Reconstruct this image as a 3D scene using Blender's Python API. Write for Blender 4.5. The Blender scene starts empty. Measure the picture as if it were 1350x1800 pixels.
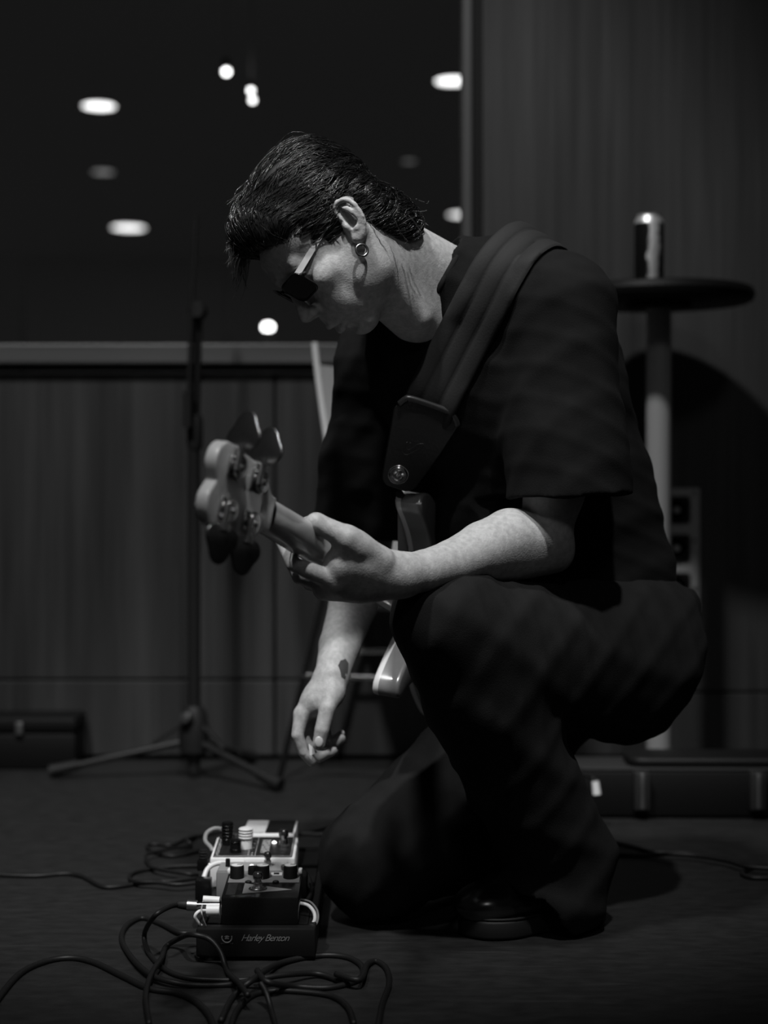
import bpy, bmesh, math, random
import numpy as np
from mathutils import Vector, Matrix, noise
from mathutils.bvhtree import BVHTree

random.seed(7); rng = np.random.default_rng(7)
scene = bpy.context.scene
COL = scene.collection

# ------------------------------------------------------------------ camera
FPX = 2812.5            # 50 mm lens on a 24 mm wide frame, in pixels of the 1350x1800 image
CAMH, HOR = 0.695, 846.0
cam_d = bpy.data.cameras.new('camera'); cam = bpy.data.objects.new('camera', cam_d); COL.objects.link(cam)
cam.location = (0, 0, CAMH); cam.rotation_euler = (math.radians(90), 0, 0)
cam_d.sensor_fit = 'HORIZONTAL'; cam_d.sensor_width = 24.0; cam_d.lens = 50.0
cam_d.shift_y = -(900 - HOR) / 1350.0
cam_d.clip_start = 0.05; cam_d.clip_end = 60
cam_d.dof.use_dof = True; cam_d.dof.focus_distance = 2.30; cam_d.dof.aperture_fstop = 2.0
scene.camera = cam
# ------------------------------------------------------------------ world, exposure, lights
w = bpy.data.worlds.new('night_room'); scene.world = w; w.use_nodes = True
w.node_tree.nodes['Background'].inputs[0].default_value = (0.017, 0.017, 0.017, 1)
w.node_tree.nodes['Background'].inputs[1].default_value = 1.0
vs = scene.view_settings
vs.view_transform = 'Standard'; vs.look = 'None'; vs.gamma = 1.0; vs.exposure = 0.0; vs.use_curve_mapping = False

def spot(name, loc, target, energy, size_deg, blend, radius):
    d = bpy.data.lights.new(name, 'SPOT'); o = bpy.data.objects.new(name, d); COL.objects.link(o)
    o.location = loc
    o.rotation_euler = (Vector(target) - Vector(loc)).to_track_quat('-Z', 'Y').to_euler()
    d.energy = energy; d.spot_size = math.radians(size_deg); d.spot_blend = blend; d.shadow_soft_size = radius
    return o
spot('stage_key_spot', (0.45, -0.50, 5.80), (-0.10, 2.46, 0.95), 930, 19.5, 0.7, 0.10)
spot('stage_side_spot', (-1.55, 0.20, 5.80), (-0.25, 3.45, 0.90), 900, 32.5, 0.55, 0.20)
spot('front_wash_spot', (0.60, -4.00, 5.20), (-0.05, 2.90, 0.90), 90, 34, 0.8, 0.40)

# ------------------------------------------------------------------ helpers
def P(px, py, D):
    return Vector(((px - 675.0) / FPX * D, D, CAMH + (HOR - py) / FPX * D))
def G(px, py, z=0.0):
    D = (CAMH - z) * FPX / (py - HOR)
    return P(px, py, D)

def tag(o, label=None, cat=None, group=None, kind=None):
    if label: o['label'] = label
    if cat: o['category'] = cat
    if group: o['group'] = group
    if kind: o['kind'] = kind
    return o

def root(name, loc, label, cat, group=None, kind=None):
    o = bpy.data.objects.new(name, None); COL.objects.link(o); o.location = loc
    o.empty_display_size = 0.05
    return tag(o, label, cat, group, kind)

def world_loc(o):
    v = Vector((0, 0, 0))
    while o is not None:
        v += Vector(o.location); o = o.parent
    return v

def finish(me, name, mat, parent, smooth=40):
    if mat: me.materials.append(mat)
    if smooth:
        me.polygons.foreach_set('use_smooth', [True] * len(me.polygons))
        if smooth < 180: me.set_sharp_from_angle(angle=math.radians(smooth))
    o = bpy.data.objects.new(name, me); COL.objects.link(o)
    if parent is not None:
        off = world_loc(parent)
        me.transform(Matrix.Translation(-off)); o.parent = parent
    me.update()
    return o

def origin_to(o, loc):
    """top-level single mesh: put its origin at loc"""
    o.data.transform(Matrix.Translation(-Vector(loc))); o.location = loc; return o

class MB:
    def __init__(s): s.v = []; s.f = []
    def add(s, vs_, fs): 
        n = len(s.v); s.v += [Vector(v) for v in vs_]; s.f += [tuple(i + n for i in f) for f in fs]; return s
    def bm(s, bm):
        bm.verts.index_update(); bm.verts.ensure_lookup_table()
        s.add([v.co.copy() for v in bm.verts], [[v.index for v in f.verts] for f in bm.faces]); bm.free(); return s
    def box(s, c, size, bev=0.0, rot=None, seg=2):
        bm = bmesh.new(); bmesh.ops.create_cube(bm, size=1.0)
        for v in bm.verts: v.co = Vector((v.co.x * size[0], v.co.y * size[1], v.co.z * size[2]))
        if bev > 0: bmesh.ops.bevel(bm, geom=bm.edges[:], offset=bev, segments=seg, profile=0.5, affect='EDGES')
        M = Matrix.Translation(Vector(c)) @ (rot.to_4x4() if rot is not None else Matrix.Identity(4))
        bm.transform(M); return s.bm(bm)
    def box2(s, lo, hi, bev=0.0, seg=2):
        lo = Vector(lo); hi = Vector(hi); return s.box((lo + hi) / 2, hi - lo, bev, None, seg)
    def tube(s, pts, r, seg=10, cap=True, flat=None):
        pts = [Vector(p) for p in pts]; n = len(pts)
        rr = r if isinstance(r, (list, tuple)) else [r] * n
        T = []
        for i in range(n):
            a = pts[max(i - 1, 0)]; b = pts[min(i + 1, n - 1)]
            t = b - a
            T.append(t.normalized() if t.length > 1e-9 else Vector((0, 0, 1)))
        up = Vector((0, 0, 1)) if abs(T[0].z) < 0.9 else Vector((1, 0, 0))
        N = (up - T[0] * up.dot(T[0])).normalized(); vs_ = []; fs = []
        for i in range(n):
            N = (N - T[i] * N.dot(T[i]))
            N = N.normalized() if N.length > 1e-6 else T[i].orthogonal().normalized()
            B = T[i].cross(N)
            for k in range(seg):
                a = 2 * math.pi * k / seg
                vs_.append(pts[i] + (N * math.cos(a) + B * math.sin(a)) * rr[i])
        for i in range(n - 1):
            for k in range(seg):
                k2 = (k + 1) % seg
                fs.append((i * seg + k, i * seg + k2, (i + 1) * seg + k2, (i + 1) * seg + k))
        if cap:
            fs.append(tuple(reversed(range(seg)))); fs.append(tuple((n - 1) * seg + k for k in range(seg)))
        return s.add(vs_, fs)
    def lathe(s, prof, c=(0, 0, 0), axis=(0, 0, 1), seg=32):
        """prof: list of (radius, height) from bottom to top"""
        ax = Vector(axis).normalized(); R = Vector((0, 0, 1)).rotation_difference(ax).to_matrix(); c = Vector(c)
        vs_ = []; fs = []; n = len(prof)
        for (r, h) in prof:
            for k in range(seg):
                a = 2 * math.pi * k / seg
                vs_.append(c + R @ Vector((r * math.cos(a), r * math.sin(a), h)))
        for i in range(n - 1):
            for k in range(seg):
                k2 = (k + 1) % seg
                fs.append((i * seg + k, i * seg + k2, (i + 1) * seg + k2, (i + 1) * seg + k))
        if prof[0][0] > 1e-6: fs.append(tuple(reversed(range(seg))))
        if prof[-1][0] > 1e-6: fs.append(tuple((n - 1) * seg + k for k in range(seg)))
        return s.add(vs_, fs)
    def torus(s, c, axis, R, r, seg=40, sub=12, arc=(0, 2 * math.pi)):
        ax = Vector(axis).normalized(); Q = Vector((0, 0, 1)).rotation_difference(ax).to_matrix(); c = Vector(c)
        full = abs(arc[1] - arc[0] - 2 * math.pi) < 1e-6
        pts = [c + Q @ Vector((R * math.cos(a), R * math.sin(a), 0)) for a in np.linspace(arc[0], arc[1], seg + 1)]
        return s.tube(pts, r, sub, cap=not full)
    def prism(s, poly, O, X, Y, Z, t0, t1, bev=0.0, seg=2):
        """poly in (x,y) on axes X,Y at O, extruded along Z from t0 to t1"""
        O, X, Y, Z = map(Vector, (O, X, Y, Z)); bm = bmesh.new()
        a = [bm.verts.new(O + X * p[0] + Y * p[1] + Z * t0) for p in poly]
        b = [bm.verts.new(O + X * p[0] + Y * p[1] + Z * t1) for p in poly]
        n = len(poly); bm.faces.new(list(reversed(a))); bm.faces.new(b)
        for i in range(n): bm.faces.new((a[i], a[(i + 1) % n], b[(i + 1) % n], b[i]))
        bmesh.ops.recalc_face_normals(bm, faces=bm.faces[:])
        if bev > 0:
            es = [e for e in bm.edges if len(e.link_faces) == 2 and any(len(f.verts) == n for f in e.link_faces) and n != 4 or
                  (n == 4 and len(e.link_faces) == 2)]
            bmesh.ops.bevel(bm, geom=es, offset=bev, segments=seg, profile=0.5, affect='EDGES')
        return s.bm(bm)
    def ball(s, c, r, R=None, u=20, v=12):
        r = Vector((r, r, r)) if not hasattr(r, '__len__') else Vector(r); c = Vector(c)
        bm = bmesh.new(); bmesh.ops.create_uvsphere(bm, u_segments=u, v_segments=v, radius=1.0)
        for q in bm.verts:
            p = Vector((q.co.x * r.x, q.co.y * r.y, q.co.z * r.z)); q.co = c + (R @ p if R is not None else p)
        return s.bm(bm)
    def make(s, name, mat, parent=None, smooth=40):
        me = bpy.data.meshes.new(name); me.from_pydata([tuple(v) for v in s.v], [], s.f)
        return finish(me, name, mat, parent, smooth)

def catmull(pts, per=8):
    pts = [Vector(p) for p in pts]; n = len(pts); out = []
    for i in range(n - 1):
        p0 = pts[max(i - 1, 0)]; p1 = pts[i]; p2 = pts[i + 1]; p3 = pts[min(i + 2, n - 1)]
        for k in range(per):
            t = k / per
            out.append(0.5 * ((2 * p1) + (p2 - p0) * t + (2 * p0 - 5 * p1 + 4 * p2 - p3) * t * t + (3 * p1 - p0 - 3 * p2 + p3) * t ** 3))
    out.append(pts[-1]); return out

def round_poly(poly, r, n=4):
    out = []; m = len(poly)
    for i in range(m):
        a, b, c = (Vector((*poly[(i + k) % m], 0)) for k in (-1, 0, 1))
        d1 = (a - b); d2 = (c - b); q = min(r, d1.length * .45, d2.length * .45)
        p1 = b + d1.normalized() * q; p2 = b + d2.normalized() * q
        for k in range(n + 1):
            t = k / n; p = p1 * (1 - t) ** 2 + b * 2 * t * (1 - t) + p2 * t * t
            out.append((p.x, p.y))
    return out

# ------------------------------------------------------------------ materials (black and white place)
def mat(name, v, rough=0.5, metal=0.0, spec=0.5, noise_scale=None, noise_amp=0.0, stretch=(1, 1, 1), bump=0.0, bump_scale=None,
        coat=0.0, sss=0.0, detail=4.0):
    m = bpy.data.materials.new(name); m.use_nodes = True; nt = m.node_tree; b = nt.nodes['Principled BSDF']
    b.inputs['Base Color'].default_value = (v, v, v, 1); b.inputs['Roughness'].default_value = rough
    b.inputs['Metallic'].default_value = metal; b.inputs['Specular IOR Level'].default_value = spec
    if coat: b.inputs['Coat Weight'].default_value = coat; b.inputs['Coat Roughness'].default_value = 0.08
    if sss:
        b.inputs['Subsurface Weight'].default_value = sss; b.inputs['Subsurface Radius'].default_value = (1, 1, 1)
        b.inputs['Subsurface Scale'].default_value = 0.006
    if noise_scale or bump:
        tc = nt.nodes.new('ShaderNodeTexCoord'); mp = nt.nodes.new('ShaderNodeMapping'); mp.inputs['Scale'].default_value = stretch
        nt.links.new(tc.outputs['Object'], mp.inputs['Vector'])
    if noise_scale:
        n = nt.nodes.new('ShaderNodeTexNoise'); n.inputs['Scale'].default_value = noise_scale; n.inputs['Detail'].default_value = detail
        nt.links.new(mp.outputs[0], n.inputs['Vector'])
        r = nt.nodes.new('ShaderNodeMapRange'); r.inputs['From Min'].default_value = 0.3; r.inputs['From Max'].default_value = 0.7
        r.inputs['To Min'].default_value = v * (1 - noise_amp); r.inputs['To Max'].default_value = v * (1 + noise_amp)
        nt.links.new(n.outputs['Fac'], r.inputs['Value'])
        c = nt.nodes.new('ShaderNodeCombineColor')
        for k in range(3): nt.links.new(r.outputs[0], c.inputs[k])
        nt.links.new(c.outputs[0], b.inputs['Base Color'])
    if bump:
        n2 = nt.nodes.new('ShaderNodeTexNoise'); n2.inputs['Scale'].default_value = bump_scale or (noise_scale or 50); n2.inputs['Detail'].default_value = 3
        nt.links.new(mp.outputs[0], n2.inputs['Vector'])
        bp = nt.nodes.new('ShaderNodeBump'); bp.inputs['Strength'].default_value = 1.0; bp.inputs['Distance'].default_value = bump
        nt.links.new(n2.outputs['Fac'], bp.inputs['Height']); nt.links.new(bp.outputs[0], b.inputs['Normal'])
    return m

def emis(name, strength):
    m = bpy.data.materials.new(name); m.use_nodes = True; nt = m.node_tree
    b = nt.nodes['Principled BSDF']; b.inputs['Base Color'].default_value = (.1, .1, .1, 1)
    b.inputs['Emission Color'].default_value = (1, 1, 1, 1); b.inputs['Emission Strength'].default_value = strength
    return m

M = {}
def wood(name, v):
    m = mat(name, v, 0.45, 0, 0.35, 1.0, 0.28, (55, 55, 1.6), 0.0, detail=5)
    nt = m.node_tree; b = nt.nodes['Principled BSDF']
    # a second, broader figure multiplied over the fine vertical grain
    tc = nt.nodes.new('ShaderNodeTexCoord'); mp = nt.nodes.new('ShaderNodeMapping'); mp.inputs['Scale'].default_value = (9, 9, 0.9)
    nt.links.new(tc.outputs['Object'], mp.inputs['Vector'])
    n = nt.nodes.new('ShaderNodeTexNoise'); n.inputs['Scale'].default_value = 1.0; n.inputs['Detail'].default_value = 6
    nt.links.new(mp.outputs[0], n.inputs['Vector'])
    r = nt.nodes.new('ShaderNodeMapRange'); r.inputs['From Min'].default_value = .3; r.inputs['From Max'].default_value = .7
    r.inputs['To Min'].default_value = .72; r.inputs['To Max'].default_value = 1.22
    nt.links.new(n.outputs['Fac'], r.inputs['Value'])
    mx = nt.nodes.new('ShaderNodeMix'); mx.data_type = 'RGBA'; mx.blend_type = 'MULTIPLY'; mx.inputs[0].default_value = 1.0
    src = b.inputs['Base Color'].links[0].from_socket
    nt.links.new(src, mx.inputs[6]); nt.links.new(r.outputs[0], mx.inputs[7]); nt.links.new(mx.outputs[2], b.inputs['Base Color'])
    return m
M['wood'] = wood('wood_veneer', 0.040)
M['ledge'] = mat('ledge_wood', 0.085, .45, 0, .4, 1, .2, (2, 40, 40))
M['recess'] = mat('joint_black', 0.006, .8, 0, .1)
M['frame_pale'] = mat('frame_edge_metal', 0.10, .4, .3, .4)
M['frame_dark'] = mat('frame_dark', 0.008, .6, 0, .2)
M['floor'] = mat('stage_floor', 0.0145, .55, 0, .3, 26, .35, (1, 2.2, 1), .0006, 90, detail=8)
# scuffs: a few long pale scratches over the stage floor
_nt = M['floor'].node_tree; _b = _nt.nodes['Principled BSDF']; _src = _b.inputs['Base Color'].links[0].from_socket
_tc = _nt.nodes.new('ShaderNodeTexCoord'); _mp = _nt.nodes.new('ShaderNodeMapping'); _mp.inputs['Scale'].default_value = (2.2, 30, 1); _mp.inputs['Rotation'].default_value = (0, 0, .35)
_n = _nt.nodes.new('ShaderNodeTexNoise'); _n.inputs['Scale'].default_value = 1.6; _n.inputs['Detail'].default_value = 6
_r = _nt.nodes.new('ShaderNodeMapRange'); _r.inputs['From Min'].default_value = .64; _r.inputs['From Max'].default_value = .76; _r.inputs['To Max'].default_value = .55
_m = _nt.nodes.new('ShaderNodeMix'); _m.data_type = 'RGBA'; _m.inputs[7].default_value = (.05, .05, .05, 1)
_nt.links.new(_tc.outputs['Object'], _mp.inputs[0]); _nt.links.new(_mp.outputs[0], _n.inputs['Vector']); _nt.links.new(_n.outputs['Fac'], _r.inputs['Value'])
_nt.links.new(_r.outputs[0], _m.inputs[0]); _nt.links.new(_src, _m.inputs[6]); _nt.links.new(_m.outputs[2], _b.inputs['Base Color'])
M['blackmetal'] = mat('black_powder_coat', 0.012, .38, 0, .5)
M['rubber'] = mat('black_rubber', 0.010, .6, 0, .3)
M['cable'] = mat('cable_jacket', 0.008, .5, 0, .3)
M['chrome'] = mat('chrome', 0.75, .16, 1.0)
M['steel'] = mat('brushed_steel', 0.45, .35, 1.0)
M['blackchrome'] = mat('black_chrome', 0.34, .27, 1.0, .5)
M['black_gloss'] = mat('black_gloss_paint', 0.005, .25, 0, .4)
M['black_matt'] = mat('black_matt', 0.005, .55, 0, .2)
M['white_paint'] = mat('white_enamel', 0.82, .35, 0, .5)
M['cream'] = mat('cream_plastic', 0.76, .4, 0, .5)
M['grey_paint'] = mat('grey_enamel', 0.20, .4, 0, .5)
M['print_dark'] = mat('dark_print', 0.013, .4, 0, .5, 160, .5)
M['print_grey'] = mat('grey_print', 0.30, .5)
M['hall'] = mat('hall_plaster', 0.75, .8, 0, .2)
M['pole_pale'] = mat('pale_powder_coat', 0.30, .45, 0, .4)
M['skin'] = mat('skin', 0.42, .52, 0, .4, 130, .17, (1, 1, 1), .0005, 380, sss=.12, detail=10)
M['cloth'] = mat('black_cotton', 0.008, .9, 0, .12, 30, .15, bump=.0004, bump_scale=500)
M['denim'] = mat('black_twill', 0.013, .9, 0, .12, 30, .15, bump=.0004, bump_scale=500)
M['rib'] = mat('black_rib_knit', 0.013, .9, 0, .12)
M['hair'] = mat('dark_hair', 0.014, .30, 0, 1.0)
M['hair_mass'] = mat('dark_hair_mass', 0.008, .6, 0, .3)
M['leather'] = mat('black_leather', 0.010, .48, 0, .35, bump=.0007, bump_scale=160)
M['strap'] = mat('black_strap_padding', 0.015, .75, 0, .25, bump=.0003, bump_scale=300)
M['shoe'] = mat('polished_black_leather', 0.008, .22, 0, .6)
M['maple'] = mat('pale_maple', 0.46, .42, 0, .4, 1.0, .10, (30, 30, 30), coat=.5)
M['body_top'] = mat('pale_body_top', 0.65, .3, 0, .5, coat=.3)
M['body_side'] = mat('glossy_body_side', 0.21, .25, 0, .5, 14, .2, coat=.4)
M['rosewood'] = mat('dark_fretboard', 0.03, .5)
M['shell'] = mat('pale_chair_shell', 0.32, .5)
M['nail'] = mat('fingernail', 0.55, .3, 0, .5)
M['ink'] = mat('tattoo_ink', 0.06, .6)
M['lens'] = mat('sunglass_lens', 0.006, .15, 0, .5)
M['temple'] = mat('pale_glasses_arm', 0.70, .35, 0, .5)
# ================================================================== THE SETTING
YW = 3.99                                   # face of the back wall
def struct(name, mb, m, parent=None, smooth=0):
    o = mb.make(name, m, parent, smooth)
    if parent is None: o['kind'] = 'structure'
    return o
def wx(px, D=YW): return (px - 675) / FPX * D
def wz(py, D=YW): return CAMH + (HOR - py) / FPX * D

fl = struct('floor', MB().box2((-5, -3.0, -0.10), (5, YW + .3, 0.0)), M['floor'])
tag(fl, 'dark scuffed stage floor', None)
# back wall core: low parapet on the left, full height on the right, set back behind the veneer
core = MB()
core.box2((-5, YW + .02, 0), (wx(845), YW + .24, wz(655)))
core.box2((wx(838), YW + .02, 0), (5, YW + .24, 6.2))
core.box2((-5, YW + .02, 4.2), (wx(838), YW + .24, 6.2))
wall = struct('wall_back', core, M['recess'])
tag(wall, 'wood veneered back wall with a low parapet under the window')
def panel(px0, px1, z0, z1):
    mb = MB().box2((px0, YW, z0), (px1, YW + .018, z1), .002, 1)
    return mb.make('wood_panel', M['wood'], wall, 30)
g = .006
zg = wz(1195); zt = wz(657)
xs = [-5, -3.9, -2.75, -1.6, wx(483), wx(845)]
xs = [-3.75, -2.55, -1.42, wx(483), wx(838)]
for i in range(4):
    panel(xs[i] + g / 2, xs[i + 1] - g / 2, zg + g / 2, zt)
    panel(xs[i] + g / 2, xs[i + 1] - g / 2, .012, zg - g / 2)
zgr = wz(1217)
xr = [wx(847), 1.32, 2.4, 3.6]
for i in range(3):
    panel(xr[i] + (0 if i == 0 else g / 2), xr[i + 1] - g / 2, zgr + g / 2, 6.15)
    panel(xr[i] + (0 if i == 0 else g / 2), xr[i + 1] - g / 2, .012, zgr - g / 2)
# ledge on the parapet
led = MB().box2((-5, YW - .035, wz(641)), (wx(820), YW + .26, wz(606)), .004, 2)
tag(struct('trim_1', led, M['ledge']), 'pale wooden ledge capping the low wall under the window')
# window: frame post and pane
wroot = root('window_1', (wx(400), YW + .1, wz(606)), 'tall dark interior window above the ledge', None, None, 'structure')
fp = MB().box2((wx(813), YW - .012, wz(606)), (wx(829), YW + .13, 4.2), .002, 1); fp.make('frame_edge', M['frame_pale'], wroot, 30)
fd = MB().box2((wx(829), YW - .004, wz(606)), (wx(847), YW + .13, 4.2)); fd.make('frame_post', M['frame_dark'], wroot, 30)
gm = bpy.data.materials.new('window_glass'); gm.use_nodes = True; nt = gm.node_tree; nt.nodes.clear()
out = nt.nodes.new('ShaderNodeOutputMaterial'); tr = nt.nodes.new('ShaderNodeBsdfTransparent'); gl = nt.nodes.new('ShaderNodeBsdfGlossy')
tr.inputs[0].default_value = (.94, .94, .94, 1); gl.inputs['Roughness'].default_value = .03
fr = nt.nodes.new('ShaderNodeFresnel'); fr.inputs[0].default_value = 1.45; mx = nt.nodes.new('ShaderNodeMixShader')
nt.links.new(fr.outputs[0], mx.inputs[0]); nt.links.new(tr.outputs[0], mx.inputs[1]); nt.links.new(gl.outputs[0], mx.inputs[2]); nt.links.new(mx.outputs[0], out.inputs[0])
MB().box2((-5, YW + .085, wz(606)), (wx(815), YW + .095, 4.2)).make('glass_pane', gm, wroot, 0)

# the dark hall beyond the glass
CZ = 3.05
tag(struct('ceiling', MB().box2((-6, 6.2, CZ), (5, 17, CZ + .15)), M['hall']), 'dark hall ceiling with downlights seen through the window')
tag(struct('wall_hall', MB().box2((-6, 17, -.1), (5, 17.2, CZ + .15)), M['hall']), 'far dark wall of the hall beyond the window')
tag(struct('floor_hall', MB().box2((-6, YW + .3, -.1), (5, 17, 0)), M['hall']), 'dark floor of the hall beyond the window')
D = 6.0
tag(struct('wall_partition', MB().box2((wx(-260, D), D, 0), (wx(34, D), D + .12, wz(445, D))), mat('partition_grey', .5, .7)), 'pale low partition in the hall behind the window, far left')

def downlight(px, py, size, strength, label):
    Dl = (CZ - .012 - CAMH) * FPX / (HOR - py); c = P(px, py, Dl)
    r = root('ceiling_downlight', (c.x, c.y, CZ), label, 'ceiling light', 'downlights in the hall ceiling')
    MB().lathe([(size * .5, -.010), (size * .5, -.012 + .014)][::1], (c.x, c.y, CZ - .002), seg=28).make('diffuser', emis('downlight_glow', strength), r, 0)
    prof = [(size * .5, -.001), (size * .5, -.016), (size * .62, -.013), (size * .64, .0)]
    MB().lathe(prof, (c.x, c.y, CZ), seg=28).make('trim_ring', M['hall'], r, 40)
downlight(174, 186, .20, 3.2, 'large bright hall downlight at the upper left beyond the window')
downlight(796, 142, .20, 3.2, 'large bright hall downlight beside the window frame, the upper one')
downlight(226, 400, .30, 2.6, 'bright hall downlight at the left, below the faint one')
downlight(812, 377, .24, 2.0, 'bright hall downlight half behind the window frame, the lower one')
downlight(181, 302, .16, .30, 'faint glowing disc imitating a glass reflection, between the two bright ones on the left')  # a reflection in the pane, imitated by an added dim disc
downlight(719, 283, .10, .16, 'faint small hall downlight right of the man\'s head')  # added glowing disc in place of a faint reflection
downlight(232, 482, .26, .022, 'barely glowing disc imitating a glass reflection, low on the left')  # also an added disc for a reflection, not a lamp

def pendant(px, py, D, r_, strength, label):
    c = P(px, py, D)
    r = root('pendant_spotlight', (c.x, c.y, CZ if D > 6.2 else CZ), label, 'lamp', 'small pendant spotlights in the hall')
    MB().ball(c, r_, u=16, v=10).make('bulb', emis('bulb_glow', strength), r, 180)
    MB().lathe([(r_ * .7, r_ * .75), (r_ * 1.1, r_ * .9), (r_ * 1.1, r_ * 3), (r_ * .4, r_ * 3.6)], c, seg=16).make('lamp_housing', M['black_matt'], r, 40)
    MB().tube([c + Vector((0, 0, r_ * 3.4)), (c.x, c.y, CZ)], .003, 8).make('rod', M['hall'], r, 40)
pendant(398, 126, 6.6, .0150, 7, 'small bright pendant spotlight, highest of the three above the man')
pendant(441, 159, 6.6, .0115, 6, 'small pendant spotlight, upper of the close pair above the man')
pendant(444, 176, 6.75, .0115, 6, 'small pendant spotlight, lower of the close pair above the man')
c = P(471, 575, 7.0)
r = root('post_lamp', (c.x, c.y, 0), 'small glowing lamp on a post just above the ledge, behind the window', 'lamp')
MB().ball(c, (.024, .024, .018)).make('bulb', emis('post_lamp_glow', 9), r, 180)
MB().tube([(c.x, c.y, .02), (c.x, c.y, c.z - .016)], .028, 12).make('post', M['white_paint'], r, 40)
MB().lathe([(.14, 0), (.14, .015), (.03, .03)], (c.x, c.y, 0)).make('base', M['black_matt'], r, 40)

# ================================================================== OBJECTS AT THE WALL
# bar table
TD = 3.69; tx = (1158 - 675) / FPX * TD; tz = 1.139
r = root('bar_table', (tx, TD, 0), 'tall round black bar table with a pale pole by the right wall', 'table')
MB().lathe([(.0, tz - .034), (.205, tz - .034), (.213, tz - .030), (.218, tz - .017), (.213, tz - .004), (.205, tz), (.0, tz)], (tx, TD, 0), seg=64).make('table_top', M['black_matt'], r, 35)
MB().lathe([(.075, tz - .046), (.075, tz - .034)], (tx, TD, 0)).make('mounting_plate', M['black_matt'], r, 35)
MB().lathe([(.0285, .012), (.0285, tz - .045)], (tx, TD, 0)).make('pole', M['pole_pale'], r, 35)
MB().lathe([(.16, 0), (.16, .006), (.15, .012), (.04, .020), (.0, .020)], (tx, TD, 0), seg=48).make('base', M['black_matt'], r, 35)

# can
cx, cy = (1141 - 675) / FPX * 3.60, 3.60
r = root('beverage_can', (cx, cy, tz), 'tall drinks can with a dark and silver label and a painted highlight on the bar table', 'can')
cm = mat('can_label_highlight', .5, .32, .2, .5)  # label pattern; its bright front band is a highlight put into the colour
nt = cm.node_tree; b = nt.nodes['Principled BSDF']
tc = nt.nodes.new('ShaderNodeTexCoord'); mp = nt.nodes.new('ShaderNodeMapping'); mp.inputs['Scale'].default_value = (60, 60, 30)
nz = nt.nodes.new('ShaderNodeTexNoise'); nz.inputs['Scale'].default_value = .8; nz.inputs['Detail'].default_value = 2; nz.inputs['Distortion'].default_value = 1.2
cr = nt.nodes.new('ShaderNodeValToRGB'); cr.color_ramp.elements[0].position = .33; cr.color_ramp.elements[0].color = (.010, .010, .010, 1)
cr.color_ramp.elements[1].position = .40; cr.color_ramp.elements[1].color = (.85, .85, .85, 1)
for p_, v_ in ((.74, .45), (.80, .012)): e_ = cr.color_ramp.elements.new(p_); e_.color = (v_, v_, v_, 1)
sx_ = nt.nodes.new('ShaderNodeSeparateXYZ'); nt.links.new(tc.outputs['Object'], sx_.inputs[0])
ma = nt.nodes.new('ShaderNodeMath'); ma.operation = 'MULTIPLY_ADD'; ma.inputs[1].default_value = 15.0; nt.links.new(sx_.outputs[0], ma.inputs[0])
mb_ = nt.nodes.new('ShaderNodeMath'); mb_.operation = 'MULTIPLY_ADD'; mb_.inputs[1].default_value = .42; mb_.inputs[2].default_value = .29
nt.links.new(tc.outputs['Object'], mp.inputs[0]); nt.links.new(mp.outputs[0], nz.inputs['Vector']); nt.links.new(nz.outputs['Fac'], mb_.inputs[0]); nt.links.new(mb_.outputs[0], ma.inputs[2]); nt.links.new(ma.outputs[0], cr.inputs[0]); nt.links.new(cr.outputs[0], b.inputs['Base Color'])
c0 = (cx, cy, tz)
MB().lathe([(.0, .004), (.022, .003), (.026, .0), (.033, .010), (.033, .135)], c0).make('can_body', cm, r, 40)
MB().lathe([(.033, .135), (.031, .143), (.0265, .150), (.0265, .153), (.0275, .155), (.0262, .1555), (.0250, .151), (.0, .151)], c0).make('can_lid', mat('can_aluminium', .8, .42, .7), r, 50)
MB().box((cx, cy - .006, tz + .1525), (.012, .02, .0015), .0005).make('pull_tab', M['steel'], r, 40)

# socket panel on the wall
zc0, zc1 = wz(1075), wz(858); xc0, xc1 = wx(1135), wx(1229)
r = root('socket_panel', ((xc0 + xc1) / 2, YW, zc0), 'grey metal panel of black sockets on the wall behind the bar table', 'socket panel')
pm = mat('panel_metal', .34, .4, .3)
MB().box2((xc0, YW - .012, zc0), (xc1, YW - .0005, zc1), .002, 1).make('face_plate', pm, r, 30)
for k, yy in enumerate((896, 963, 1030)):
    z = wz(yy); x = wx(1186)
    pl = round_poly([(-.036, -.034), (.036, -.034), (.036, .034), (-.036, .034)], .01)
    s_ = MB().prism(pl, (x, YW - .0125, z), (1, 0, 0), (0, 0, 1), (0, -1, 0), 0, .004).make('socket', M['black_matt'], r, 30)
    MB().lathe([(.030, 0), (.030, .005), (.024, .005), (.022, -.0), (.0, -.0)], (x, YW - .0165, z), (0, -1, 0)).make('socket_collar', M['black_gloss'], s_, 40)
    MB().lathe([(.008, 0), (.008, .010), (.0, .010)], (x + .001, YW - .0165, z), (0, -1, 0), seg=16).make('contact', M['steel'], s_, 40)
for yy in (867, 950, 1034):
    MB().lathe([(.006, 0), (.005, .003), (0, .003)], (wx(1219), YW - .012, wz(yy)), (0, -1, 0), seg=12).make('screw', M['blackchrome'], r, 40)

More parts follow.
